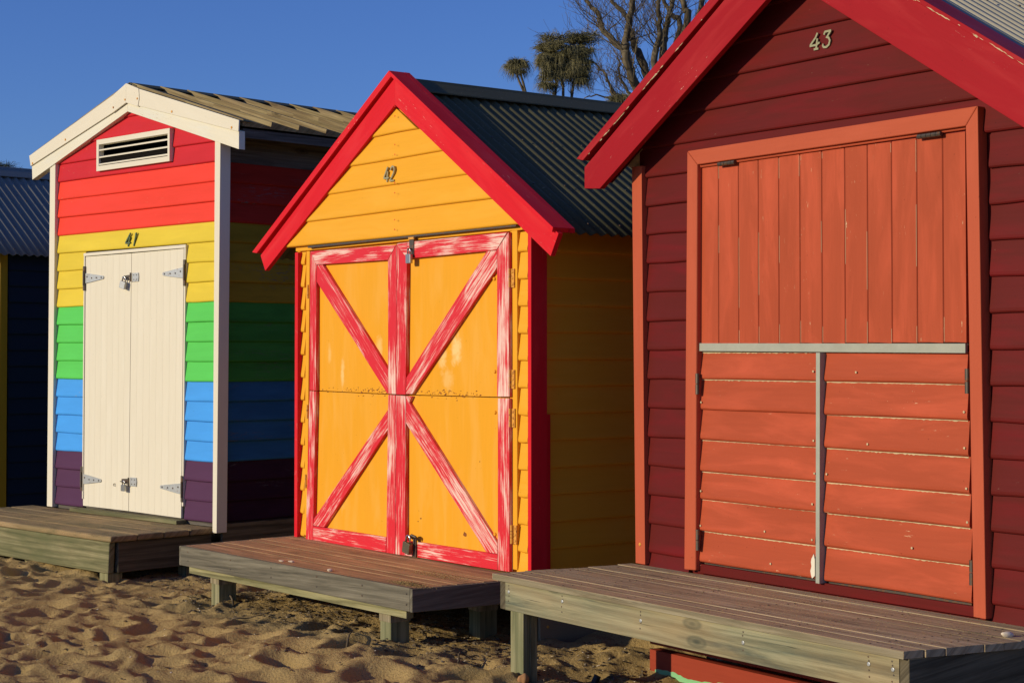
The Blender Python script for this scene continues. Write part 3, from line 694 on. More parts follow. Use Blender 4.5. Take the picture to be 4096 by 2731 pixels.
    h.tube([(u_ - .012, -.060, z_ - .012), (u_ - .012, -.080, z_ - .012), (u_ + .004, -.080, z_ - .012), (u_ + .004, -.060, z_ - .012)], .004, M['dkm'], 6); h.build('hasp', H, bevel=.001)
    padlock(F, u_ - .006, -.075, z_ - .008, .050, .056, 0, M['lockst'], 'silver padlock hanging at the top middle of the yellow doors')
    h = MB(); u_, z_ = F.q(1.432, -1.118, -.058)
    h.box(u_ - .016, u_ + .016, -.060, -.050, z_ - .11, z_ + .012, M['dkm'], (0, 0, 1))
    h.tube([(u_ - .02, -.056, z_ + .0), (u_ - .018, -.075, z_ + .018), (u_ + .004, -.082, z_ + .024), (u_ + .028, -.070, z_ + .014), (u_ + .026, -.056, z_)], .008, M['dkm'], 8)
    h.build('hasp', H, bevel=.001, smooth=False)
    padlock(F, u_ - .020, -.088, z_ + .018, .072, .066, -.20, M['locklo'], 'dark weathered padlock at the foot of the yellow doors', depth=.024)
    # barge boards: wide lower board, narrower upper lip and a cap board over the roof edge
    v = -.100
    lb = [((-.352, .668), (-.286, .560), (1.331, 1.505), (1.331, 1.668)), ((1.3315, 1.668), (1.3315, 1.505), (2.851, .516), (2.919, .632))]
    for pts, d in zip(lb, ((1, 0, .62), (1, 0, -.65))):
        k = MB(); k.prism(list(pts), v + .020, v + .052, R, d)
        for t_ in (.12, .35, .58, .80):
            for o_ in (-.03, .03): k.disc((pts[0][0] + (pts[-1 if d[2] > 0 else 1][0] - pts[0][0])*t_, v + .020, (pts[0][1] + pts[1][1])/2 + ((pts[2][1] + pts[3][1])/2 - (pts[0][1] + pts[1][1])/2)*t_ + o_), .005, (0, -1, 0), .0012, R, 8)
        k.build('barge_board', H, bevel=.002)
    lip = [((-.440, .693), (-.372, .683), (1.3155, 1.676), (1.293, 1.716)), ((1.2935, 1.7165), (1.316, 1.676), (2.888, .640), (2.897, .665))]
    for pts, d in zip(lip, ((1, 0, .62), (1, 0, -.65))):
        k = MB(); k.prism(list(pts), v, .012, R, d); k.build('barge_cap', H, bevel=.002)
    k = MB(); k.hex([(1.294, .0125, 1.7165), (2.897, .0125, .665), (2.897, .05, .665), (1.294, .05, 1.7165)], [(1.294, .0125, 1.685), (2.897, .0125, .640), (2.897, .05, .640), (1.294, .05, 1.685)], R, (1, 0, -.65))
    k.hex([(1.2935, .0125, 1.7165), (-.43, .0125, .699), (-.43, .05, .699), (1.2935, .05, 1.7165)], [(1.2935, .0125, 1.685), (-.43, .0125, .675), (-.43, .05, .675), (1.2935, .05, 1.685)], R, (1, 0, .62)); k.build('roof_edge_board', H)
    corrugated('corrugated_roof', H, (1.31, 1.640), (2.865, .645), .052, D + .15, M['roof42'])
    corrugated('corrugated_roof', H, (1.31, 1.640), (-.40, .655), .052, D + .15, M['roof42'])
    ridgecap(H, (1.31, 1.665), .60, .64, .053, D + .15, M['roof42'], .16, .010)
    sf = MB(); sf.prism([(1.29, 1.60), (2.60, .76), (2.60, .74), (1.29, 1.57)], .055, D, M['y42']); sf.prism([(1.288, 1.60), (.0, .80), (.0, .78), (1.288, 1.57)], .055, D, M['y42']); sf.build('roof_lining', H)
    bb = MB(); bb.box(W + .03, W + .05, .04, D, -1.60, -1.44, M['creamb'], (0, 1, 0)); bb.disc((W + .05, .09, -1.50), .008, (1, 0, 0), .006, M['rust'], 8); bb.build('base_board', H)
    ub = MB(); ub.box(.05, W - .05, .04, D, -1.30, -1.255, M['pine'])
    for uu in (.05, 1.2, W - .20):
        for vv in (.06, 1.2, 2.3): ub.box(uu, uu + .12, vv, vv + .12, -1.75, -1.301, M['post'], (0, 0, 1))
    ub.build('floor_frame', H)
    # numerals
    uu, zz = F.q(1.090, 1.056, vg - .022); glyph('numeral', G4, (uu, zz), .058, .090, .12, F, vg - .020, .0105, M['brass'], H, .010)
    uu, zz = F.q(1.160, 1.056, vg - .022); glyph('numeral', G2, (uu, zz), .052, .090, .10, F, vg - .020, .0105, M['brass'], H, .010)
    return H
hut42()

# ================================================================== HUT 43 (maroon with terracotta doors)
def hut43():
    F = F43; H = empty('beach_hut', (F.X, F.Y, 0), F.rz, 'maroon beach hut number 43 with terracotta hatch and crimson barge boards', 'beach hut', 'painted beach huts in a row')
    mr = M['m43']; T = M['t43']; O = M['o43']; W0, W1 = -.125, 2.52; D = 2.6
    A = lambda pts, vv: F.P(pts, vv)
    q = lambda u, z, v=-.024: F.q(u, z, v)
    zb = .9123
    zl = [q(0, zb - .15*k)[1] for k in range(-6, 15)]
    boards = [(zl[i + 1], zl[i], mr) for i in range(len(zl) - 1)]; boards = [(max(a_, -1.12), b_, m) for a_, b_, m in boards if b_ > -1.10]
    apx, apz, sl = 1.126, 1.86, .634
    lo = lambda z: max(q(-.080, 0)[0], apx - (apz - z)/sl); hi = lambda z: min(W1 - .03, apx + (apz - z)/sl)
    fl, fr_ = q(.275, 0)[0], q(2.160, 0)[0]; ftop = q(0, 1.015)[1]
    def segs(z0, z1):
        if z1 < ftop + .02: return [(lo, cst(fl)), (cst(fr_), hi)]
        return [(lo, hi)]
    mb = MB(); clad(mb, boards, segs, front(0), chipmat=M['bare'], chip_p=0); 
    mb.prism([(W0 + .02, -1.15), (W1 - .02, -1.15), (W1 - .02, .92), (apx, 1.83), (W0 + .02, 1.05)], .003, .03, mr)
    mb.build('front_wall', H)
    s = MB(); sb = [(a_, b_, m) for a_, b_, m in boards if a_ < .92]
    clad(s, sb, lambda a_, b_: [(cst(.05), cst(D))], sidew(W1 - .02)); clad(s, sb, lambda a_, b_: [(cst(.05), cst(D))], lambda a_, o, z: (W0 + .02 - o, a_, z))
    s.box(W0 + .021, W0 + .04, .031, D, -1.15, 1.0, mr, (0, 1, 0)); s.box(W1 - .04, W1 - .021, .031, D, -1.15, 1.0, mr, (0, 1, 0)); s.box(W0 + .04, W1 - .04, D - .02, D, -1.15, 1.0, mr)
    s.build('side_wall', H)
    for (a0, b0, a1, b1) in ((-.165, -.086, -.140, -.063),):
        c = MB(); c.prism(A([(a1, -1.10), (b1, -1.10), (b0, .98), (a0, .98)], -.045), -.046, .045, T, (0, 0, 1)); uu, zz = F.q(-.105, -1.0, -.046); c.disc((uu, -.046, zz), .010, (0, -1, 0), .003, M['rust'], 8); c.build('corner_trim', H, bevel=.003)
    c = MB(); c.box(W1 - .055, W1 + .02, -.046, .045, -1.13, .96, T, (0, 0, 1)); c.build('corner_trim', H, bevel=.003)
    # door frame
    v = -.058
    f = MB(); f.prism(A([(.242, -1.094), (.330, -1.090), (.350, .945), (.272, 1.021)], v), v, .0, T, (0, 0, 1)); f.build('door_frame', H, bevel=.006)
    f = MB(); f.prism(A([(2.066, -1.099), (2.130, -1.100), (2.104, 1.030), (2.041, .952)], v), v, .0, T, (0, 0, 1)); f.build('door_frame', H, bevel=.003)
    f = MB(); f.prism(A([(.3515, .9455), (2.040, .9525), (2.1025, 1.0305), (.2735, 1.0215)], v), v, .0, T, (1, 0, 0))
    f.prism(A([(.352, .928), (2.041, .938), (2.041, .950), (.352, .943)], -.04), -.040, -.0, O, (1, 0, 0)); f.build('door_frame', H, bevel=.005)
    # hatch of tongue and groove boards
    v = -.028; g = [.370, .506, .650, .789, .928, 1.068, 1.209, 1.352, 1.489, 1.631, 1.774, 1.917, 2.038]
    hm = MB()
    for i in range(len(g) - 1):
        a0, b0 = g[i] + (.0034 if i else 0), g[i + 1] - (.0034 if i < len(g) - 2 else 0)
        hm.prism(A([(a0, .048), (b0, .042), (b0, .9265 + .004*i/12), (a0, .9265 + .004*i/12)], v), v, -.010, O, (0, 0, 1))
        if i:
            x = g[i]; hm.prism(A([(x - .0012, .045), (x + .0012, .045), (x + .0012, .925), (x - .0012, .925)], v), v - .0004, -.015, O, (0, 0, 1))
            for (z0, z1, s_) in ((.046, .046 + random.uniform(.05, .12), 1), (.92 - random.uniform(.0, .14), .922, -1), (random.uniform(.2, .5), random.uniform(.5, .7), 1)):
                if random.random() < .8:
                    xo = random.choice((-.0046, .0032)); hm.prism(A([(x + xo, z0), (x + xo + .0018, z0), (x + xo + .0018, z1), (x + xo, z1)], v), v - .0008, v + .004, M['bare'], (0, 0, 1))
    hm.prism(A([(g[0] + .003, .046), (g[-1] - .003, .044), (g[-1] - .003, .925), (g[0] + .003, .924)], v), v + .0035, -.008, O, (0, 0, 1))
    hm.build('hatch', H, bevel=.0008)
    dk = MB(); dk.prism(A([(.345, -1.09), (2.06, -1.09), (2.045, .93), (.352, .93)], -.004), -.007, .0, M['dkm']); dk.build('door_recess', H)
    ab = MB(); ab.prism(A([(.355, .009), (2.032, -.001), (2.032, .039), (.355, .048)], -.040), -.040, -.024, M['alu'], (1, 0, 0)); ab.build('drip_bar', H, bevel=.001)
    ab = MB(); ab.prism(A([(1.160, -1.060), (1.184, -1.060), (1.193, .0005), (1.168, .0005)], -.058), -.058, -.012, M['alu'], (0, 0, 1)); ab.build('cover_strip', H, bevel=.001)
    # lower doors of weatherboard
    vd = -.010
    zj = [.004, -.131, -.283, -.435, -.592, -.732, -.888, -1.043]
    for (l0, l1, r0, r1, dz) in ((.356, .352, 1.172, 1.158, 0), (1.214, 1.216, 2.036, 2.058, 0)):
        dm = MB(); Q = lambda u, z: F.q(u, z, vd - .022)
        def fL(z, l0=l0, l1=l1): return Q(l0 + (l1 - l0)*(-z/1.05), 0)[0]
        def fR(z, r0=r0, r1=r1): return Q(r0 + (r1 - r0)*(-z/1.05), 0)[0]
        bs = []
        for i in range(7): bs.append((Q(0, zj[i + 1])[1], Q(0, zj[i])[1], O))
        # the topmost board has no board above it to hide behind
        clad(dm, bs, lambda a_, b_: [(fL, fR)], front(vd), top_lip=.008, chipmat=M['bare'], chip_p=.85)
        for i in range(7):
            for uu in (fL(zj[i]) + .012, fR(zj[i]) - .02, fL(zj[i]) + random.uniform(.15, .6)):
                if random.random() < .45: dm.disc((uu + random.uniform(0, .015), vd - .026, Q(0, zj[i + 1])[1] + random.uniform(.022, .045)), .0055, (0, -1, 0), .0022, M['bare'], 8)
        if l0 < 1:
            k = MB(); 
            pts = []; n = 16
            for i in range(n):
                an = 2*pi*i/n; rr = random.uniform(.6, 1.15); pts.append((1.150 + .018*rr*cos(an) - (.004 if cos(an) < 0 else 0), -.985 + .055*rr*sin(an)))
            k_ = F.P([(min(x, 1.1565), z) for x, z in pts], vd - .028); dm.prism(k_, vd - .0290, vd - .025, M['c41'])
        dm.build('door', H)
    sk = MB(); sk.prism(A([(.345, -1.10), (2.070, -1.10), (2.070, -1.055), (.345, -1.053)], -.030), -.030, -.008, mr); sk.build('sill', H, bevel=.004)
    for (hu, hz, L_) in ((.572, .9315, .12), (1.850, .9335, .13)):
        h = MB(); u_, z_ = F.q(hu, hz, -.046)
        for k in range(5): h.tube([(u_ - L_/2 + L_*k/5 + .001, -.050, z_), (u_ - L_/2 + L_*(k + 1)/5 - .001, -.050, z_)], .0105, M['dkm'], 8)
        h.build('hatch_hinge', H, smooth=False)
    for (hu, hz) in ((.3495, -.155), (.349, -.935), (2.043, -.118), (2.060, -.915)):
        h = MB(); u_, z_ = F.q(hu, hz, -.050)
        for k in range(2): h.tube([(u_, -.052, z_ - .052 + .053*k), (u_, -.052, z_ - .002 + .053*k)], .010, M['dkm'], 8)
        h.build('door_hinge', H)
    # barge boards
    v = -.18; R = M['b43']; ax = 1.126
    zt = 1.035 + .6335*(ax + .414)
    k = MB(); k.prism([(-.359, .985), (-.359, .873), (-.229, .862), (ax, .862 + .6215*(ax + .229)), (ax, 1.0 + .6335*(ax + .359))], v + .012, v + .045, R, (1, 0, .63)); k.build('barge_board', H, bevel=.002)
    k = MB(); k.prism([(-.414, 1.035), (-.359, 1.022), (ax, 1.012 + .6335*(ax + .359)), (ax, zt + .004)], v, .02, R, (1, 0, .63)); k.build('barge_cap', H, bevel=.002)
    e2 = 2.80; rl = lambda u: .88 - .634*(u - 2.477)   # lower edge on the right
    ru = lambda u: 1.151 - .636*(u - 2.479); rs = lambda u: 1.128 - .636*(u - 2.479)
    k = MB(); k.prism([(ax + .0005, rs(ax)), (ax + .0005, rl(ax)), (e2 - .08, rl(e2 - .08)), (e2, rs(e2))], v + .008, v + .045, R, (1, 0, -.63)); k.build('barge_board', H, bevel=.002)
    k = MB(); k.prism([(ax + .0005, ru(ax)), (ax + .0005, rs(ax) - .001), (e2 - .01, rs(e2 - .01) - .001), (e2 + .02, ru(e2 + .02))], v, -.01, R, (1, 0, -.636)); k.build('barge_cap', H, bevel=.002)
    fk = MB(); r0 = random.Random(8)
    for k in range(64):
        t_ = r0.random()**1.0; uu = -.33 + t_*1.5 if k % 2 else 1.2 + t_*1.4
        zz = (1.016 + .6335*(uu + .359)) if k % 2 else rs(uu) + .004
        dd = .6335 if k % 2 else -.636; l_ = r0.uniform(.004, .028); h_ = r0.uniform(.0012, .0038)
        zz += r0.uniform(-.002, .005); vv = v - .0006
        fk.prism([(uu - l_, zz - l_*dd), (uu + l_*.6, zz + l_*.6*dd - h_), (uu + l_, zz + l_*dd), (uu, zz + h_)], vv, v + .002, M['bare'], (1, 0, dd))
    tag(fk.build('paint_flakes', H), kind='stuff')
    # soffit and flashing
    sf = MB(); sf.prism([(-.33, .93), (ax, .93 + .6335*(ax + .33)), (ax, .91 + .6335*(ax + .33)), (-.33, .91)], v + .046, .0, mr, (1, 0, .63))
    sf.prism([(ax + .001, rs(ax) - .12), (e2 - .04, rs(e2 - .04) - .12), (e2 - .04, rs(e2 - .04) - .14), (ax + .001, rs(ax) - .14)], v + .046, .0, mr, (1, 0, -.63)); sf.build('soffit', H)
    fl_ = MB(); ru2 = lambda u: ru(u) - .012
    fl_.hex([(ax, -.0095, ru2(ax)), (e2, -.0095, ru2(e2)), (e2, .085, ru2(e2)), (ax, .085, ru2(ax))], [(ax, -.0095, ru2(ax) - .02), (e2, -.0095, ru2(e2) - .02), (e2, .085, ru2(e2) - .02), (ax, .085, ru2(ax) - .02)], M['flash43'], (1, 0, -.63)); fl_.build('roof_flashing', H, bevel=.003)
    corrugated('corrugated_roof', H, (ax, ru(ax) - .02), (2.85, ru(2.85) - .02), .07, D + .1, M['roof43'])
    corrugated('corrugated_roof', H, (ax, ru(ax) - .02), (-.40, 1.035 - .02), .022, D + .1, M['roof43'])
    ridgecap(H, (ax, ru(ax)), .634, .634, .024, D + .1, M['flash43'], .14, .010)
    # base beams under the deck: brick red over old mint paint
    b = MB(); bz = lambda x, x0, x1, z0, z1: z0 + (z1 - z0)*(x - x0)/(x1 - x0)
    b.prism([(-.027, -1.40), (2.4, -1.40), (2.4, -1.512), (-.027, -1.505)], .0, .06, M['base43']); b.build('base_beam', H, bevel=.004)
    b = MB(); b.prism([(-.012, -1.530), (2.4, -1.535), (2.4, -1.66), (-.012, -1.66)], -.012, .06, M['base43'], (1, 0, 0))
    pts = [(.03 + .0, -1.66)]; x = .03
    while x < .74: pts.append((x, -1.632 + .010*random.random() + .008*sin(x*14))); x += .02
    pts += [(.76, -1.66)]; b.prism(pts[::-1], -.0135, -.0115, M['mint']); b.build('base_beam', H, bevel=.0)
    ub = MB(); ub.box(-.0, W1 - .06, .07, D, -1.30, -1.155, M['base43'])
    for uu in (.3, 1.2, W1 - .3):
        for vv in (.10, 1.2, 2.3): ub.box(uu, uu + .12, vv, vv + .12, -1.75, -1.301, M['post'], (0, 0, 1))
    ub.build('floor_frame', H)
    for G, o0, w_ in ((G4s, (1.138, 1.402), .066), (G3s, (1.218, 1.402), .056)):
        uu, zz = F.q(o0[0], o0[1], -.022); glyph('numeral', G, (uu, zz), w_*.93, .076, .16, F, -.021, .0095, M['num43'], H, .006)
    return H
hut43()

# ================================================================== HUT 40 (far left, mostly hidden)
def hut40():
    F = F40; H = empty('beach_hut', (F.X, F.Y, 0), F.rz, 'navy blue beach hut with slate corrugated roof, cut by the left frame edge', 'beach hut', 'painted beach huts in a row')
    W = 2.42; D = 2.6; nv = M['navy']
    bs = [(.92 - .15*k - .15, .92 - .15*k, nv) for k in range(16)]
    mb = MB(); clad(mb, bs, lambda a_, b_: [(cst(.05), cst(W - .05))], front(0)); clad(mb, [(.92 + .15*k, 1.07 + .15*k, nv) for k in range(6)], lambda a_, b_: [(lambda z: min(1.2, max(.05, 1.21 - (1.80 - z)/.76)), lambda z: max(1.21, min(W - .05, 1.21 + (1.80 - z)/.76)))], front(0))
    mb.prism([(.02, -1.5), (W - .02, -1.5), (W - .02, .95), (1.21, 1.80), (.02, .95)], .003, .03, nv); mb.build('front_wall', H)
    s = MB(); clad(s, bs, lambda a_, b_: [(cst(.05), cst(D))], sidew(W - .02)); s.box(.0, .02, .031, D, -1.5, .95, nv, (0, 1, 0)); s.box(W - .04, W - .021, .031, D, -1.6, .95, nv, (0, 1, 0)); s.box(.02, W - .04, D - .02, D, -1.5, .95, nv)
    s.build('side_wall', H)
    for a0 in (-.02, W - .04):
        c = MB(); c.box(a0, a0 + .06, -.046, .03, -1.6, .93, M['ygl'], (0, 0, 1)); c.build('corner_trim', H, bevel=.003)
    corrugated('corrugated_roof', H, (1.21, 1.845), (2.52, .915), -.12, D + .1, M['roof40'], .083, .010)
    corrugated('corrugated_roof', H, (1.21, 1.845), (-.10, .915), -.12, D + .1, M['roof40'], .083, .010)
    ridgecap(H, (1.21, 1.862), .71, .71, -.13, D + .1, M['roof40'], .17, .014)
    for pts, d in ((((-.13, .905), (-.08, .80), (1.21, 1.70), (1.21, 1.838)), (1, 0, .7)), (((1.2105, 1.838), (1.2105, 1.70), (2.50, .80), (2.55, .905)), (1, 0, -.7))):
        k = MB(); k.prism(list(pts), -.155, -.122, M['ygl'], d); k.build('barge_board', H, bevel=.002)
hut40()

# ================================================================== DECKS
def quadbox(mb, uvA, uvB, uvC, uvD, z0, z1, m, d):
    mb.hex([(*uvA, z1), (*uvB, z1), (*uvC, z1), (*uvD, z1)], [(*uvA, z0), (*uvB, z0), (*uvC, z0), (*uvD, z0)], m, d)
def deckboards(mb, FL, FR, BR, BL, n, z0, z1, m, gap=.005, jit=.0015, endj=.006, edge=None):
    L_ = lambda a_, b_, t: (a_[0] + (b_[0] - a_[0])*t, a_[1] + (b_[1] - a_[1])*t)
    dep = abs(BL[1] - FL[1])
    for i in range(n):
        g = gap*random.uniform(.45, 1.25)/dep/2
        t0 = i/n + (g if i else 0); t1 = (i + 1)/n - g; dzj = random.uniform(-jit, jit); e0, e1 = random.uniform(-endj, endj), random.uniform(-endj, endj)
        A = L_(FL, BL, t0); B = L_(FR, BR, t0); C = L_(FR, BR, t1); D = L_(FL, BL, t1)
        A = (A[0] + e0, A[1]); D = (D[0] + e0, D[1]); B = (B[0] + e1, B[1]); C = (C[0] + e1, C[1])
        quadbox(mb, A, B, C, D, z0, z1 + dzj, m, (1, 0, 0))

def deck42():
    F = F42; H = empty('wooden_deck', (*F.world(0, 0), 0), F.rz, 'reddish brown slatted deck with grey edge board on pine posts below the yellow hut', 'deck', 'timber decks in front of the huts')
    z = -1.22; t = MB(); deckboards(t, (.115, -.865), (2.572, -.768), (2.64, -.005), (.02, -.005), 9, z - .022, z, M['d42top'], gap=.007); t.build('deck_boards', H, bevel=.0006)
    f = MB(); quadbox(f, (.108, -.890), (2.575, -.795), (2.575, -.769), (.108, -.866), z - .120, z + .001, M['d42f'], (1, 0, .0))
    for k, uu in enumerate((.2, .72, 1.18, 1.66, 2.1, 2.5)):
        vv = -.890 + (uu - .108)*.0385
        for dz in (-.03, -.085): f.disc((uu + .01*k, vv, z + dz), .005, (0, -1, 0), .002, M['dkm'], 8)
    f.build('front_board', H, bevel=.004)
    f = MB(); quadbox(f, (2.5755, -.795), (2.600, -.795), (2.668, .0), (2.643, .0), z - .122, z - .001, M['d42f'], (0, 1, 0)); f.build('end_board', H, bevel=.003)
    f = MB(); quadbox(f, (.083, -.890), (.1075, -.890), (.02, .0), (-.005, .0), z - .122, z - .001, M['d42f'], (0, 1, 0)); f.build('end_board', H, bevel=.003)
    b = MB(); quadbox(b, (.16, -.858), (2.50, -.765), (2.50, -.720), (.16, -.812), z - .168, z - .024, M['pine'], (1, 0, 0))
    quadbox(b, (.10, -.10), (2.55, -.10), (2.55, -.055), (.10, -.055), z - .168, z - .024, M['pine'], (1, 0, 0))
    for uu in (.3, 1.0, 1.7, 2.4): b.box(uu, uu + .04, -.71, -.101, z - .11, z - .024, M['pine'], (0, 1, 0))
    b.build('bearer', H, bevel=.002)
    for (u0, v0, zb) in ((.35, -.80, -1.75), (2.215, -.745, -1.75), (2.19, -.14, -1.75), (.30, -.15, -1.75)):
        p = MB(); p.box(u0, u0 + .105, v0, v0 + .12, zb, z - .170, M['post'], (0, 0, 1)); pp = p.build('post', H, bevel=.004)
        c = MB(); c.box(u0 - .004, u0 + .109, v0 - .004, v0 + .124, z - .215, z - .1695, M['edge'], (0, 0, 1)); c.build('post_cap', pp, bevel=.002)
deck42()
def deck43():
    F = F43; H = empty('wooden_deck', (*F.world(0, 0), 0), F.rz, 'large grey brown deck with knotty pine front board below the maroon hut', 'deck', 'timber decks in front of the huts')
    z = -1.10; t = MB(); deckboards(t, (-.235, -.845), (2.435, -.845), (2.60, -.03), (-.125, -.03), 9, z - .030, z, M['d43top'], gap=.008, jit=.003, endj=.010)
    nl = t
    for k in range(9):
        for uu in (-.15, .32, .80, 1.28, 1.76, 2.24, 2.36):
            vv = -.845 + .0906*(k + .5) ; sh = .135*(vv + .845)
            for dv in (-.022, .02): nl.disc((uu + sh + random.uniform(-.01, .01), vv + dv, z - .001), .0045, (0, 0, 1), .0022, M['dkm'], 6)
    t.build('deck_boards', H, bevel=.0016)
    ed = MB(); ed.prism([(-.234, z - .031), (2.436, z - .031), (2.436, z - .003), (-.234, z - .003)], -.8462, -.8445, M['edge']); ed.build('worn_edge', H)
    f = MB(); f.box(-.150, 2.400, -.828, -.790, z - .172, z - .031, M['d43f'], (1, 0, 0))
    s = f
    for uu in (-.12, .32, .90, 1.56, 2.25, 2.37):
        s.disc((uu, -.828, z - .085 + random.uniform(-.01, .01)), .0085, (0, -1, 0), .003, M['gal'], 10)
        for dz in (-.05, -.065, -.10, -.125): s.disc((uu + random.uniform(-.006, .006), -.828, z + dz), .0042, (0, -1, 0), .0012, M['dkm'], 6)
    f.build('front_board', H, bevel=.003)
    e = MB(); quadbox(e, (-.198, -.826), (-.1505, -.826), (-.05, -.03), (-.095, -.03), z - .172, z - .031, M['d43side'], (0, 1, 0)); e.build('end_board', H, bevel=.003)
    e = MB(); quadbox(e, (2.4005, -.826), (2.446, -.826), (2.575, -.03), (2.53, -.03), z - .172, z - .031, M['d43side'], (0, 1, 0)); e.build('end_board', H, bevel=.003)
    j = MB()
    for uu in (.45, 1.1, 1.75): j.box(uu, uu + .045, -.789, -.05, z - .14, z - .0315, M['pine'], (0, 1, 0))
    j.build('joists', H)
    for (u0, v0) in ((-.112, -.789), (2.25, -.789), (2.28, -.17)):
        p = MB(); p.box(u0, u0 + .108, v0 - .035, v0 + .005, -1.80, z - .1725, M['post'], (0, 0, 1)); p.box(u0 + .003, u0 + .110, v0 + .006, v0 + .050, -1.80, z - .141, M['post'], (0, 0, 1)); p.build('post', H, bevel=.004)
deck43()
def deck41():
    F = F41; H = empty('wooden_deck', (*F.world(0, 0), 0), F.rz, 'low brown plank deck with green stained sleeper front below the rainbow hut', 'deck', 'timber decks in front of the huts')
    z = -1.30; t = MB(); deckboards(t, (-.27, -.888), (2.34, -.888), (2.375, -.005), (-.27, -.005), 4, z - .045, z, M['d41top'], gap=.007, jit=.003, endj=.01); t.build('deck_boards', H, bevel=.012)
    f = MB(); f.prism([(-.26, z - .270), (2.300, z - .270), (2.315, z - .047), (-.26, z - .047)], -.878, -.828, M['d41f'], (1, 0, 0)); f.build('front_board', H, bevel=.010)
    f = MB(); f.box(2.285, 2.33, -.815, -.01, z - .265, z - .047, M['d43side'], (0, 1, 0)); f.build('end_board', H, bevel=.006)
    f = MB(); f.box(-.255, -.21, -.827, -.01, z - .265, z - .047, M['d43side'], (0, 1, 0)); f.build('end_board', H, bevel=.006)
    for (u0, v0) in ((2.175, -.87), (2.17, -.2), (1.0, -.80), (-.2, -.8)):
        p = MB(); p.box(u0, u0 + .11, v0, v0 + .12, -1.85, z - .272, M['pine'], (0, 0, 1)); p.build('post', H, bevel=.004)
deck41()

# ================================================================== SAND
rng = np.random.default_rng(11)
def fbm(x, y, freq, octv, seed):
    r = np.random.default_rng(seed); h = np.zeros_like(x); amp = 1; tot = 0
    for o in range(octv):
        G = r.random((64, 64)); X = (x*freq) % 64; Y = (y*freq) % 64
        xi = X.astype(int); yi = Y.astype(int); fx = X - xi; fy = Y - yi
        fx = fx*fx*(3 - 2*fx); fy = fy*fy*(3 - 2*fy); x1 = (xi + 1) % 64; y1 = (yi + 1) % 64
        h += amp*((G[xi, yi]*(1 - fx) + G[x1, yi]*fx)*(1 - fy) + (G[xi, y1]*(1 - fx) + G[x1, y1]*fx)*fy)
        tot += amp; amp *= .5; freq *= 2.07
    return h/tot - .5
def axis(lo, hi, step, far):
    c = list(np.arange(lo, hi, step)); g = step; a_ = c[-1]; up = []
    while a_ < far: g *= 1.16; a_ += g; up.append(a_)
    g = step; b_ = c[0]; dn = []
    while b_ > -far: g *= 1.16; b_ -= g; dn.append(b_)
    return np.array(dn[::-1] + c + up)
xs = axis(-7.2, 3.2, .0155, 900); ys = axis(6.9, 13.9, .0145, 900)
Xg, Yg = np.meshgrid(xs, ys, indexing='ij')
Hs = 0.05*fbm(Xg + 100, Yg + 100, .6, 2, 3)
near = (Xg > -9) & (Xg < 6) & (Yg > 3) & (Yg < 20)
# footprints trodden one over another: each stamp erases what was there, leaving crisp rims
tread = np.zeros_like(Hs)
def stamp(cx, cy, L_, W_, ang, dep):
    R = L_*1.9
    i0, i1 = np.searchsorted(xs, [cx - R, cx + R]); j0, j1 = np.searchsorted(ys, [cy - R, cy + R])
    if i1 - i0 < 3 or j1 - j0 < 3: return
    x = Xg[i0:i1, j0:j1] - cx; y = Yg[i0:i1, j0:j1] - cy
    c, s = cos(ang), sin(ang); p = (x*c + y*s)/L_; q_ = (-x*s + y*c)/W_; r = np.sqrt(p*p + q_*q_)
    well = -dep*np.clip(1 - r**2, 0, 1)
    rim = dep*.42*np.exp(-((r - 1.22)/.30)**2)*(1 + .4*p)
    w_ = np.clip((1.75 - r)/.9, 0, 1); w_ = w_*w_*(3 - 2*w_)
    tread[i0:i1, j0:j1] = tread[i0:i1, j0:j1]*(1 - w_*.9) + well + rim
for k in range(8400):
    cx, cy = rng.uniform(-7.6, 3.4), rng.uniform(6.8, 14.2)
    z_ = rng.uniform(0, 1)**1.7; L_ = .045 + .17*z_
    stamp(cx, cy, L_, L_*rng.uniform(.42, .8), rng.normal(.2, .9), L_*rng.uniform(.12, .30))
tread = np.clip(tread, -.07, .04)
tread *= 1.15 + .9*fbm(Xg + 7, Yg + 2, 1.3, 2, 9)
for _ in range(1):
    tread[1:-1] = (tread[:-2] + 2*tread[1:-1] + tread[2:])/4; tread[:, 1:-1] = (tread[:, :-2] + 2*tread[:, 1:-1] + tread[:, 2:])/4
# under the decks and against the walls the sand lies flatter
def frame_uv(F): return ((Xg - F.X)*F.eu[0] + (Yg - F.Y)*F.eu[1], (Xg - F.X)*F.ev[0] + (Yg - F.Y)*F.ev[1])
flat = np.ones_like(Hs)
for F, w_ in ((F41, 2.4), (F42, 2.6), (F43, 2.5)):
    u, v = frame_uv(F)
    ins = np.clip((v + .75)/.35, 0, 1)*np.clip((u + .3)/.2, 0, 1)*np.clip((w_ + .3 - u)/.2, 0, 1)
    flat *= 1 - .62*ins
fine = fbm(Xg, Yg, 2.6, 3, 8)*.050 + fbm(Xg, Yg, 9, 4, 5)*.026 + fbm(Xg + 3, Yg, 26, 3, 6)*.012
Hs = Hs + tread*flat + fine
u, v = frame_uv(F42); Hs += .055*np.exp(-(((u - 1.3)/1.6)**2 + ((v + .45)/.9)**2))
u, v = frame_uv(F43); Hs -= .060*np.exp(-(((u - .7)/1.3)**2 + ((v + .3)/.6)**2)); Hs += .02*np.exp(-(((u + .55)/.4)**2 + ((v - .2)/.5)**2))
u, v = frame_uv(F41); Hs += .02*np.exp(-(((u - .2)/.9)**2 + ((v + 1.1)/.4)**2)); Hs -= .060*np.exp(-(((u - 2.4)/.8)**2 + ((v + .6)/.7)**2))
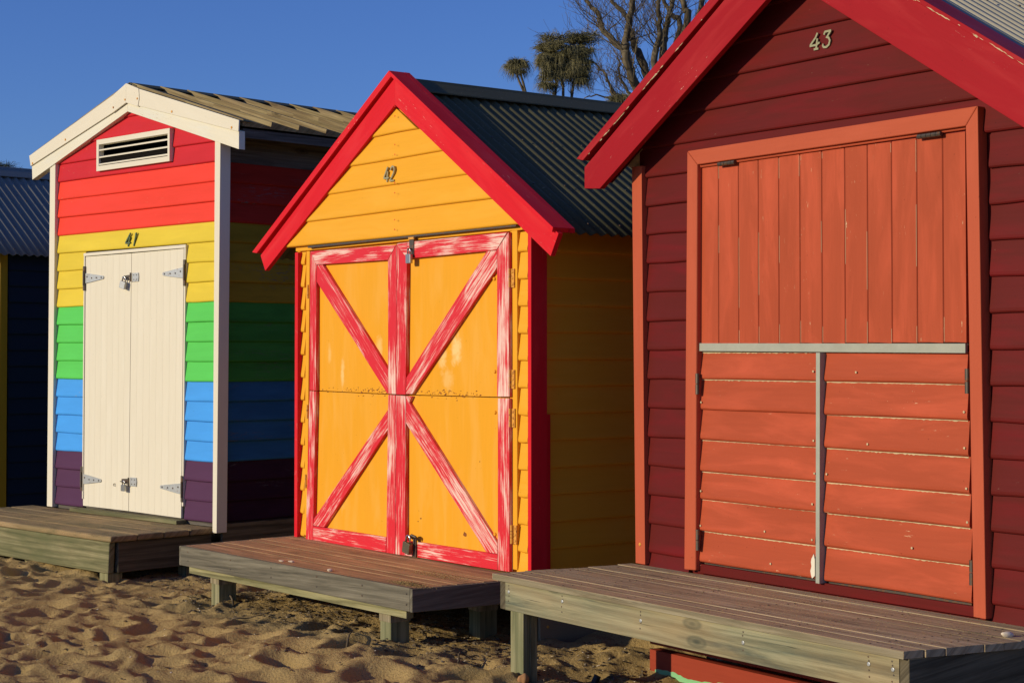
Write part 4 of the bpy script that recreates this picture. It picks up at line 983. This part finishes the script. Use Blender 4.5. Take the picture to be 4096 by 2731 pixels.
farm = np.clip((np.hypot(Xg + 1, Yg - 10) - 12)/40, 0, 1); Hs = Hs*(1 - farm)
def sand_z(x, y):
    i = min(max(int(np.searchsorted(xs, x)), 1), len(xs) - 1); j = min(max(int(np.searchsorted(ys, y)), 1), len(ys) - 1)
    return float(Hs[i, j])
nx, ny = Xg.shape
me = bpy.data.meshes.new('beach_sand')
co = np.stack([Xg.ravel(), Yg.ravel(), Hs.ravel()], 1).astype(np.float32)
me.vertices.add(nx*ny); me.vertices.foreach_set('co', co.ravel())
idx = np.arange(nx*ny).reshape(nx, ny)
qd = np.stack([idx[:-1, :-1], idx[1:, :-1], idx[1:, 1:], idx[:-1, 1:]], -1).reshape(-1, 4)
me.loops.add(qd.size); me.loops.foreach_set('vertex_index', qd.ravel().astype(np.int32))
me.polygons.add(len(qd)); me.polygons.foreach_set('loop_start', (np.arange(len(qd))*4).astype(np.int32)); me.polygons.foreach_set('loop_total', np.full(len(qd), 4, np.int32))
me.update(); me.validate(); me.shade_smooth()
so = bpy.data.objects.new('beach_sand', me); COL.objects.link(so); tag(so, kind='structure')
m, nt, b = newmat('dry_beach_sand')
tc = N(nt, 'ShaderNodeTexCoord').outputs['Object']
n1 = noise(nt, tc, 1.1, 5, .6); n2 = noise(nt, tc, 420, 3, .7); n3 = noise(nt, tc, 60, 4, .65); n4 = noise(nt, tc, 95, 2, .5)
c = mix(nt, n1, (.44, .305, .125), (.60, .425, .185))
c = mix(nt, ramp(nt, n2, [(.35, g3(.55)), (.65, g3(1))]), g3(0), c, 'MIX')
c = mix(nt, ramp(nt, n4, [(.70, g3(0)), (.73, g3(.8))]), c, (.05, .035, .02))
c = mix(nt, ramp(nt, noise(nt, tc, 130, 2, .5), [(.745, g3(0)), (.76, g3(.9))]), c, (.8, .74, .6))
L(nt, c, b.inputs['Base Color']); b.inputs['Roughness'].default_value = .95; b.inputs['Specular IOR Level'].default_value = .1
p = bump(nt, b, n2, .8, .003); bump(nt, b, n3, .9, .012, p)
me.materials.append(m)

# ================================================================== SMALL THINGS ON SAND AND DECKS
M['shell'] = paint('shell_white', (.72, .62, .48), .5, .1); M['stone'] = paint('orange_stone', (.42, .22, .10), .8, .2)
M['black'] = newmat('black_plastic')[0]; M['black'].node_tree.nodes['Principled BSDF'].inputs['Base Color'].default_value = (.02, .02, .022, 1)
M['twig'] = wood('grey_twig', (.16, .12, .08), (.24, .19, .13), (.07, .05, .03))
def blob(name, x, y, z, rx, ry, rz, m, label, cat, group=None, rot=0, seed=0, ridged=False):
    bm = bmesh.new(); bmesh.ops.create_icosphere(bm, subdivisions=3, radius=1); r = random.Random(seed); f = [r.uniform(2, 5) for _ in range(3)]
    for vt in bm.verts:
        n = 1 + .12*sin(vt.co.x*f[0] + 1) + .10*sin(vt.co.y*f[1] + 2) + .08*sin(vt.co.z*f[2])
        if ridged: n += .05*sin(math.atan2(vt.co.y, vt.co.x + 1.05)*26)
        vt.co = Vector((vt.co.x*rx, vt.co.y*ry, vt.co.z*rz))*n
    me = bpy.data.meshes.new(name); bm.to_mesh(me); bm.free(); me.materials.append(m); me.shade_smooth()
    o = bpy.data.objects.new(name, me); COL.objects.link(o); o.location = (x, y, z); o.rotation_euler = (0, .15, rot); return tag(o, label, cat, group)
zd = EYE - 1.22
x, y = F42.world(1.20, -.775); blob('seashell', x, y, zd + .004, .021, .016, .006, M['shell'], 'broken pale shell on the reddish deck, left one of the close pair', 'seashell', 'shells lying on the decks', .4, 1, True)
x, y = F42.world(1.262, -.745); blob('seashell', x, y, zd + .004, .019, .009, .006, M['shell'], 'narrow pale shell sliver on the reddish deck, right one of the close pair', 'seashell', 'shells lying on the decks', .1, 2, True)
x, y = F42.world(1.745, -.775); blob('seashell', x, y, zd + .006, .020, .016, .009, M['shell'], 'rounded tan shell at the front edge of the reddish deck', 'seashell', 'shells lying on the decks', .8, 3, True)
x, y = F43.world(2.457, -.279); blob('seashell', x, y, EYE - 1.10 + .008, .030, .016, .011, M['shell'], 'cream shell casting a shadow near the right end of the large deck', 'seashell', 'shells lying on the decks', .5, 4, True)
x, y = F43.world(-.01, -.50); blob('seashell', x, y, sand_z(x, y) + .006, .026, .016, .008, M['shell'], 'oval white shell on sand under the large deck near the black cap', 'seashell', None, .9, 5, True)
x, y = F43.world(.055, -.865); blob('stone', x, y, sand_z(x, y) + .015, .028, .022, .030, M['stone'], 'orange stone standing at the foot of the front deck post', 'stone', None, .3, 6)
x, y = F43.world(.0, -.39); cm = MB(); zz = sand_z(x, y)
cm.tube([(0, 0, 0), (.018, .0, .040)], .018, M['black'], 14); cm.tube([(.018, 0, .040), (.0195, 0, .0432)], .0195, M['black'], 14)
co_ = cm.build('plastic_cap', None, dz=0); co_.location = (x, y, zz - .002); tag(co_, 'small black plastic cap half buried in the sand under the large deck', 'cap')
def twig(x, y, ln, ang, label, thick=.0045, bend=.3, lift=.02, group='twigs lying on the sand'):
    t = MB(); pts = []; px_, py_ = 0, 0
    for i in range(7):
        zz = sand_z(x + px_, y + py_) - sand_z(x, y); pts.append((px_, py_, zz + thick + lift*sin(pi*i/6))); an = ang + bend*sin(i*1.3); px_ += cos(an)*ln/6; py_ += sin(an)*ln/6
    t.tube(pts, [thick*(1.1 - .12*i) for i in range(7)], M['twig'], 6); t.tube([pts[3], (pts[3][0] + ln*.2*cos(ang + .6), pts[3][1] + ln*.2*sin(ang + .6), pts[3][2] + .004)], [thick*.6, thick*.3], M['twig'], 5)
    o = t.build('twig', None, dz=0, smooth=True); o.location = (x, y, sand_z(x, y)); return tag(o, label, 'twig', group)
x, y = F42.world(2.86, -.70); twig(x, y, .16, 1.1, 'upright curved brown twig in front of the gap between the two right decks', .006, .5, .05)
x, y = F42.world(1.05, -1.02); twig(x, y, .22, .3, 'straight thin twig on sand before the middle of the reddish deck', .004)
x, y = F42.world(.55, -.75); twig(x, y, .18, 1.9, 'short thick twig on sand near the left post of the reddish deck', .007, .2)
x, y = F42.world(2.20, -.95); twig(x, y, .12, 1.4, 'stubby twig leaning by the foot of the right front post of the reddish deck', .008, .2, .03)
# spilled sand, shell grit and plant litter: nobody could count it
def scatter(name, n, place, m_list, size, label, seed):
    r = random.Random(seed); t = MB()
    for _ in range(n):
        x, y, z = place(r); s_ = r.uniform(*size); an = r.uniform(0, pi); k = r.uniform(.25, .9); h = s_*r.uniform(.15, .5)
        c, s = cos(an), sin(an); tl = r.uniform(-.4, .4)*s_
        P = [(x + s_*c, y + s_*s, z + tl), (x - k*s_*s, y + k*s_*c, z), (x - s_*c, y - s_*s, z - tl), (x + k*s_*s, y - k*s_*c, z), (x, y, z + h)]
        t.solid(P, [(0, 1, 4), (1, 2, 4), (2, 3, 4), (3, 0, 4), (3, 2, 1, 0)], r.choice(m_list), lambda P_: (P_.x*3, P_.y*3))
    o = t.build(name, None, dz=0, recalc=False); return tag(o, label, 'litter', kind='stuff')
def on_sand(r):
    if r.random() < .5: x, y = r.uniform(-5.3, 2.8), r.uniform(7, 13.8)
    else:
        F = r.choice((F42, F43, F43)); u_, v_ = r.uniform(-.6, 2.6), r.uniform(-.9, .1); x, y = F.world(u_, v_)
    return x, y, sand_z(x, y) + .001
M['litter'] = M['twig']
scatter('shell_grit', 2200, on_sand, [M['shell'], M['shell'], M['bare']], (.002, .010), 'broken white shell grit strewn over the sand', 21)
def under(r):
    F = r.choice((F42, F42, F43, F41)); u_, v_ = r.uniform(.0, 2.9), r.gauss(-.45, .22); x, y = F.world(u_, v_); return x, y, sand_z(x, y) + .001
scatter('plant_litter', 3800, under, [M['twig']], (.005, .022), 'dark dry weed and bark drifted under the decks', 27)
scatter('plant_litter', 4200, on_sand, [M['twig'], M['litter']], (.004, .020), 'dark dry leaf and seaweed crumbs strewn over the sand', 22)
def on_deck43(r):
    u_, v_ = r.uniform(-.1, 2.4), r.uniform(-.82, -.03); x, y = F43.world(u_ + .1*(v_ + .84), v_); return x, y, EYE - 1.10 + .003
def on_deck41(r):
    u_, v_ = r.uniform(-.2, 2.3), r.uniform(-.85, -.02); x, y = F41.world(u_, v_); return x, y, EYE - 1.30 + .003
def pile(F, uc, vc, su, sv, hh, zz, seed):
    def f(r):
        u_, v_ = r.gauss(uc, su), r.gauss(vc, sv)
        if v_ < vc - sv*1.1: v_ = vc - sv*1.1*r.random()
        x, y = F.world(u_, v_); g = math.exp(-((u_ - uc)/su)**2/2 - ((v_ - vc)/sv)**2/2); return x, y, zz + hh*g*r.random()
    return f
dsand = [m]
scatter('spilled_sand', 2600, on_deck43, dsand, (.0015, .004), 'fine sand grains blown across the large grey brown deck', 25)
scatter('spilled_sand', 1500, on_deck41, dsand, (.002, .005), 'fine sand grains blown across the low plank deck', 26)
scatter('spilled_sand', 1500, pile(F42, 2.44, -.72, .07, .03, .014, zd + .001, 1), dsand, (.002, .006), 'little heap of spilled sand on the front right corner of the reddish deck', 23)
scatter('spilled_sand', 900, pile(F42, 2.25, -.40, .14, .05, .006, zd + .001, 2), dsand, (.002, .005), 'thin drift of spilled sand near the right end of the reddish deck', 24)

# ================================================================== TREES
M['bark'] = wood('grey_brown_bark', (.17, .135, .085), (.25, .205, .135), (.08, .062, .04), rough=.9)
def leafmat(name, col, col2):
    m, nt, b = newmat(name); oi = N(nt, 'ShaderNodeTexCoord').outputs['Object']
    n = noise(nt, oi, 5, 4, .6); L(nt, mix(nt, ramp(nt, n, [(.35, g3(0)), (.65, g3(1))]), col, col2), b.inputs['Base Color'])
    b.inputs['Roughness'].default_value = .7; b.inputs['Specular IOR Level'].default_value = .2; return m
M['needle'] = leafmat('she_oak_needles', (.12, .11, .045), (.25, .22, .105))
M['needle2'] = leafmat('dark_conifer_needles', (.05, .06, .028), (.10, .11, .05))
def at(gx, gy, Y, src=True):
    """a point read at (gx, gy) in the full-size picture, set at distance Y"""
    X_ = gx/1.74150; Yp = gy/1.74150; f = 3836.7; off = 85.1; n = math.hypot(f, off); cp, sp = f/n, off/n
    x = (X_ - 1176)/f; u_ = -(Yp - (810.2 - 85.1))/f; r = Vector((x, cp - u_*sp, sp + u_*cp)); r *= Y/r.y; return Vector((r.x, r.y, r.z + EYE))
def G(gx, gy, Y): return at(1900 + gx/2.24, gy/2.24, Y)
def branch(mb, p, d, ln, r, depth, rnd, upw=.25, mr=.0026):
    n = 6; pts = [p]; rad = [r]; dd = d.normalized(); q_ = p.copy()
    for i in range(n):
        dd = (dd + Vector((rnd.gauss(0, .16), rnd.gauss(0, .16), rnd.gauss(.03, .12) + upw*.12))).normalized()
        q_ = q_ + dd*ln/n; pts.append(q_.copy()); rad.append(max(mr*.6, r*(1 - .72*(i + 1)/n)))
    mb.tube(pts, rad, M['bark'], 5 if r > .012 else 3)
    if depth <= 0: return
    for i in range(1, n + 1):
        for _ in range(1):
            if rnd.random() < .74:
                t = (pts[i] - pts[i - 1]).normalized(); ax = Vector((rnd.gauss(0, 1), rnd.gauss(0, 1), rnd.gauss(0, 1))).cross(t).normalized()
                nd = (t*rnd.uniform(.6, 1.1) + ax*rnd.uniform(.5, 1.0) + Vector((0, 0, upw))).normalized()
                branch(mb, pts[i], nd, ln*rnd.uniform(.42, .72), max(mr, rad[i]*rnd.uniform(.45, .68)), depth - 1, rnd, upw, mr)
def limb(mb, pts, r0, r1, rnd, kids=9, kl=.9, depth=2):
    # smooth the hand-placed path
    P = []
    for i in range(len(pts) - 1):
        a_, b_ = pts[max(i - 1, 0)], pts[min(i + 2, len(pts) - 1)]; p0, p1 = pts[i], pts[i + 1]
        for k in range(5):
            t = k/5; P.append(.5*((2*p0) + (p1 - a_)*t + (2*a_ - 5*p0 + 4*p1 - b_)*t*t + (3*p0 - a_ - 3*p1 + b_)*t**3))
    P.append(pts[-1]); n = len(P); rad = [r0 + (r1 - r0)*i/(n - 1) for i in range(n)]
    P = [p + Vector((rnd.gauss(0, .008), rnd.gauss(0, .02), rnd.gauss(0, .008))) for p in P]
    mb.tube(P, rad, M['bark'], 8)
    for k in range(kids):
        i = rnd.randint(2, n - 2); t = (P[i + 1] - P[i - 1]).normalized(); sx = rnd.choice((-1, 1))
        nd = (t*.7 + Vector((sx*rnd.uniform(.4, 1.1), rnd.gauss(0, .5), rnd.uniform(-.1, .6)))).normalized()
        branch(mb, P[i], nd, kl*rnd.uniform(.5, 1.2), rad[i]*rnd.uniform(.14, .28), depth, rnd, .35)
def baretree():
    rnd = random.Random(5); Y = 22.0
    base = G(1750, 1900, Y); base.z = -.1
    root = empty('bare_tree', base, 0, 'bare leafless tree with forking grey brown limbs rising behind the maroon hut', 'tree')
    rel = lambda p: p - base
    J = G(1640, 1150, Y)
    tr = MB(); tr.tube([rel(base), rel(base) + Vector((.03, 0, 1.2)), rel(J)*.6, rel(J)], [.17, .14, .12, .10], M['bark'], 10); tr.build('trunk', root, dz=0, smooth=True)
    A = lambda *g: [rel(J)] + [rel(G(x, y, Y + dy)) for x, y, dy in g]
    limbs = [
        ([(1440, 770, 0), (1350, 480, .1), (1210, 340, .2), (1130, 240, .3), (1085, 110, .4), (1000, 10, .5), (930, -130, .6)], .060, .020, 14, .75),
        ([(1430, 740, -.2), (1355, 520, -.3), (1350, 380, -.3), (1375, 240, -.4), (1405, 60, -.5), (1420, -200, -.6)], .068, .035, 11, .8),
        ([(1530, 640, .3), (1440, 440, .4), (1400, 280, .4), (1350, 140, .5), (1240, 20, .6), (1180, -120, .7)], .062, .020, 13, .8),
        ([(1610, 540, -.5), (1640, 380, -.5), (1655, 200, -.6), (1640, 60, -.7), (1660, -200, -.7)], .050, .022, 11, .8),
        ([(1680, 450, .2), (1700, 330, .3), (1730, 180, .2), (1760, 60, .2), (1800, -160, .1)], .055, .028, 9, .8),
        ([(1830, 250, .6), (1770, 150, .7), (1700, 20, .8), (1640, -150, .9)], .045, .020, 6, .8),
        ([(1900, 210, -.4), (1870, 80, -.4), (1860, -150, -.4)], .055, .030, 6, .7),
        ([(2020, 80, .1), (1990, -150, .1)], .045, .03, 4, .7),
        ([(1400, 900, .4), (1280, 860, .4), (1140, 640, .5), (1060, 560, .5), (940, 540, .5)], .030, .006, 8, .55),
        ([(1440, 900, .2), (1300, 700, .2), (1290, 560, .2), (1240, 420, .3)], .028, .006, 8, .5),
        ([(1380, 940, 0), (1230, 840, 0), (1210, 760, 0), (1160, 720, 0)], .028, .007, 7, .5),
        ([(1380, 960, .3), (1120, 860, .3), (980, 880, .3)], .020, .006, 6, .4)]
    for pts, r0, r1, kids, kl in limbs:
        b = MB(); limb(b, A(*pts), r0, r1, rnd, kids, kl, 2)
        b.build('limb', root, dz=0, smooth=True, recalc=False)
baretree()
def tuft(mb, c, R, n, rnd, droop, lean=0, m_='needle'):
    """needle sprays that shoot up, arch over and hang"""
    for _ in range(n):
        an = rnd.uniform(0, 2*pi); rr = abs(rnd.gauss(0, .38))*R; o = c + Vector((rr*cos(an), rr*sin(an), rnd.uniform(-.15, .45)*R))
        out = Vector((cos(an) + rnd.gauss(0, .5) + lean, sin(an) + rnd.gauss(0, .5), rnd.uniform(.4, 1.6))).normalized()
        ln = R*rnd.uniform(.6, 1.35); p = o.copy(); v_ = out*ln*.34; g_ = Vector((0, 0, -ln*droop*rnd.uniform(.07, .15))); pts = [p.copy()]
        for i in range(5): p = p + v_; v_ = v_*.86 + g_; pts.append(p.copy())
        w0 = rnd.uniform(.0022, .0040); side = Vector((-sin(an), cos(an), rnd.gauss(0, .4))).normalized(); V = []
        for i, q_ in enumerate(pts):
            ww = w0*(1 - .15*i); V += [q_ - side*ww, q_ + side*ww, q_ + Vector((0, 0, ww*1.6))]
        Fc = []
        for i in range(5):
            for k in range(3): a0 = i*3 + k; a1 = i*3 + (k + 1) % 3; Fc.append((a0, a1, a1 + 3, a0 + 3))
        mb.solid(V, Fc, M[m_], lambda P: (P.x, P.z))
def sheoak(Y, stems, heads, label, seed, seed_tw=4):
    rnd = random.Random(seed); base = stems[0][0].copy(); base.z = -.1
    root = empty('she_oak', base, 0, label, 'tree', 'drooping she oak crowns behind the huts')
    t = MB()
    for st in stems:
        P = [p - base for p in st]; n = len(P); t.tube(P, [.018*(1 - .6*i/(n - 1)) + .003 for i in range(n)], M['bark'], 7)
        for i in range(1, n):
            for _ in range(seed_tw): i < n - 1 and branch(t, P[i], Vector((rnd.gauss(0, .6), rnd.gauss(0, .5), 1)), .20*rnd.uniform(.5, 1.2), .007, 1, rnd, .2)
    t.build('trunk', root, dz=0, smooth=True, recalc=False)
    h = MB()
    for (c, R, n, dr) in heads: tuft(h, c - base, R, n, rnd, dr)
    h.build('crown', root, dz=0, recalc=False)
Yt = 20.0
gr = lambda x, y, dy=0: G(x, y, Yt + dy)
def low(x, dy=0): p = G(x, 900, Yt + dy); p.z = -.1; return p
rh = random.Random(3); hd = []
for (cx_, cy_, rx_, ry_, nn_) in ((690, 540, 130, 190, 34), (925, 520, 120, 200, 34), (800, 600, 150, 130, 22), (680, 740, 90, 80, 7), (940, 730, 80, 90, 8)):
    for k in range(nn_):
        an, rr_ = rh.uniform(0, 2*pi), rh.uniform(0, 1)**.5; x_, y_ = cx_ + rx_*rr_*cos(an)*.8, cy_ + ry_*rr_*sin(an)*.8
        hd.append((gr(x_, y_, rh.uniform(-.22, .22)), rh.uniform(.062, .095), rh.randint(90, 150), rh.uniform(.5, 1.0) if sin(an)*rr_ < -.5 else rh.uniform(1.2, 2.2)))
for k in range(16):
    hd.append((gr(rh.choice((rh.gauss(700, 45), rh.gauss(930, 45))), rh.uniform(350, 470)), rh.uniform(.10, .15), 60, rh.uniform(.4, .9)))
sheoak(Yt, [[low(760), gr(715, 870), gr(730, 740), gr(690, 600), gr(700, 480)], [low(800), gr(865, 880), gr(880, 760), gr(900, 620), gr(900, 480)], [low(770), gr(790, 800), gr(770, 660), gr(760, 520)]],
       hd, 'large twin headed shaggy tree crown behind the ridge of the yellow hut', 31)
sheoak(Yt, [[low(470), gr(440, 830), gr(400, 740), gr(365, 650)], [low(475), gr(450, 820), gr(425, 720), gr(400, 640)]],
       [(gr(375, 575), .07, 200, .5), (gr(345, 590), .07, 200, .7), (gr(405, 590), .07, 200, .7), (gr(345, 615), .095, 420, 1.5), (gr(410, 600), .10, 420, 1.5), (gr(350, 660), .07, 120, 1.8), (gr(420, 660), .06, 90, 1.9)],
       'small mop headed tree crown standing alone left of the shaggy crown', 32, 0)
sheoak(Yt + 1, [[low(1290, 1), gr(1270, 960, 1), gr(1260, 890, 1)]], [(gr(1265, 915, 1), .10, 300, 1.2), (gr(1330, 890, 1), .09, 200, 1.2)],
       'low dark bushy tree top in the corner where the red barge meets the roof', 33, 1)
def sky_block_scrub():
    # unseen bushes added behind the huts to block low sky light
    r = random.Random(77); t = MB()
    cl = []
    for k in range(34):
        f = k/33; F = F41; x = -9.5 + 15.5*f; y = 19.8 - 6.6*f + r.uniform(-.3, .3)
        for _ in range(4): cl.append((x + r.uniform(-.4, .4), y + r.uniform(.1, 1.2), r.uniform(.5, 2.1), r.uniform(.45, .7)))
    for (x, y, z, R_) in cl:
        for _ in range(420):
            d = Vector((r.gauss(0, 1), r.gauss(0, 1), r.gauss(0, 1))).normalized()*R_*r.uniform(.6, 1.05)
            c = Vector((x, y, z)) + d; a1 = Vector((r.gauss(0, 1), r.gauss(0, 1), r.gauss(0, 1))).normalized(); a2 = a1.cross(d).normalized()
            s_ = r.uniform(.04, .10); V = [c - a1*s_, c - a2*s_*.5, c + a1*s_, c + a2*s_*.5]
            t.solid(V, [(0, 1, 2, 3)], M['needle2'], lambda P: (P.x, P.z))
    tag(t.build('added_scrub', None, dz=0, recalc=False), 'unseen dark green bushes added behind the huts to block sky light', 'bushes', kind='stuff')
sky_block_scrub()
rnd = random.Random(40); p = at(5, 660, 24); q_ = p.copy(); q_.z = -.1
root = empty('conifer_tree', q_, 0, 'dark green tree top peeping over the slate roof at the left edge', 'tree')
t = MB(); t.tube([(0, 0, 0), (0, 0, p.z - q_.z)], [.08, .02], M['bark'], 8); t.build('trunk', root, dz=0)
h = MB(); cc = p - q_
for k in range(24): tuft(h, cc + Vector((rnd.gauss(-.12, .16), rnd.gauss(0, .15), -abs(rnd.gauss(0, .12)))), .09, 60, rnd, .4, 0, 'needle2')
h.build('crown', root, dz=0, recalc=False)
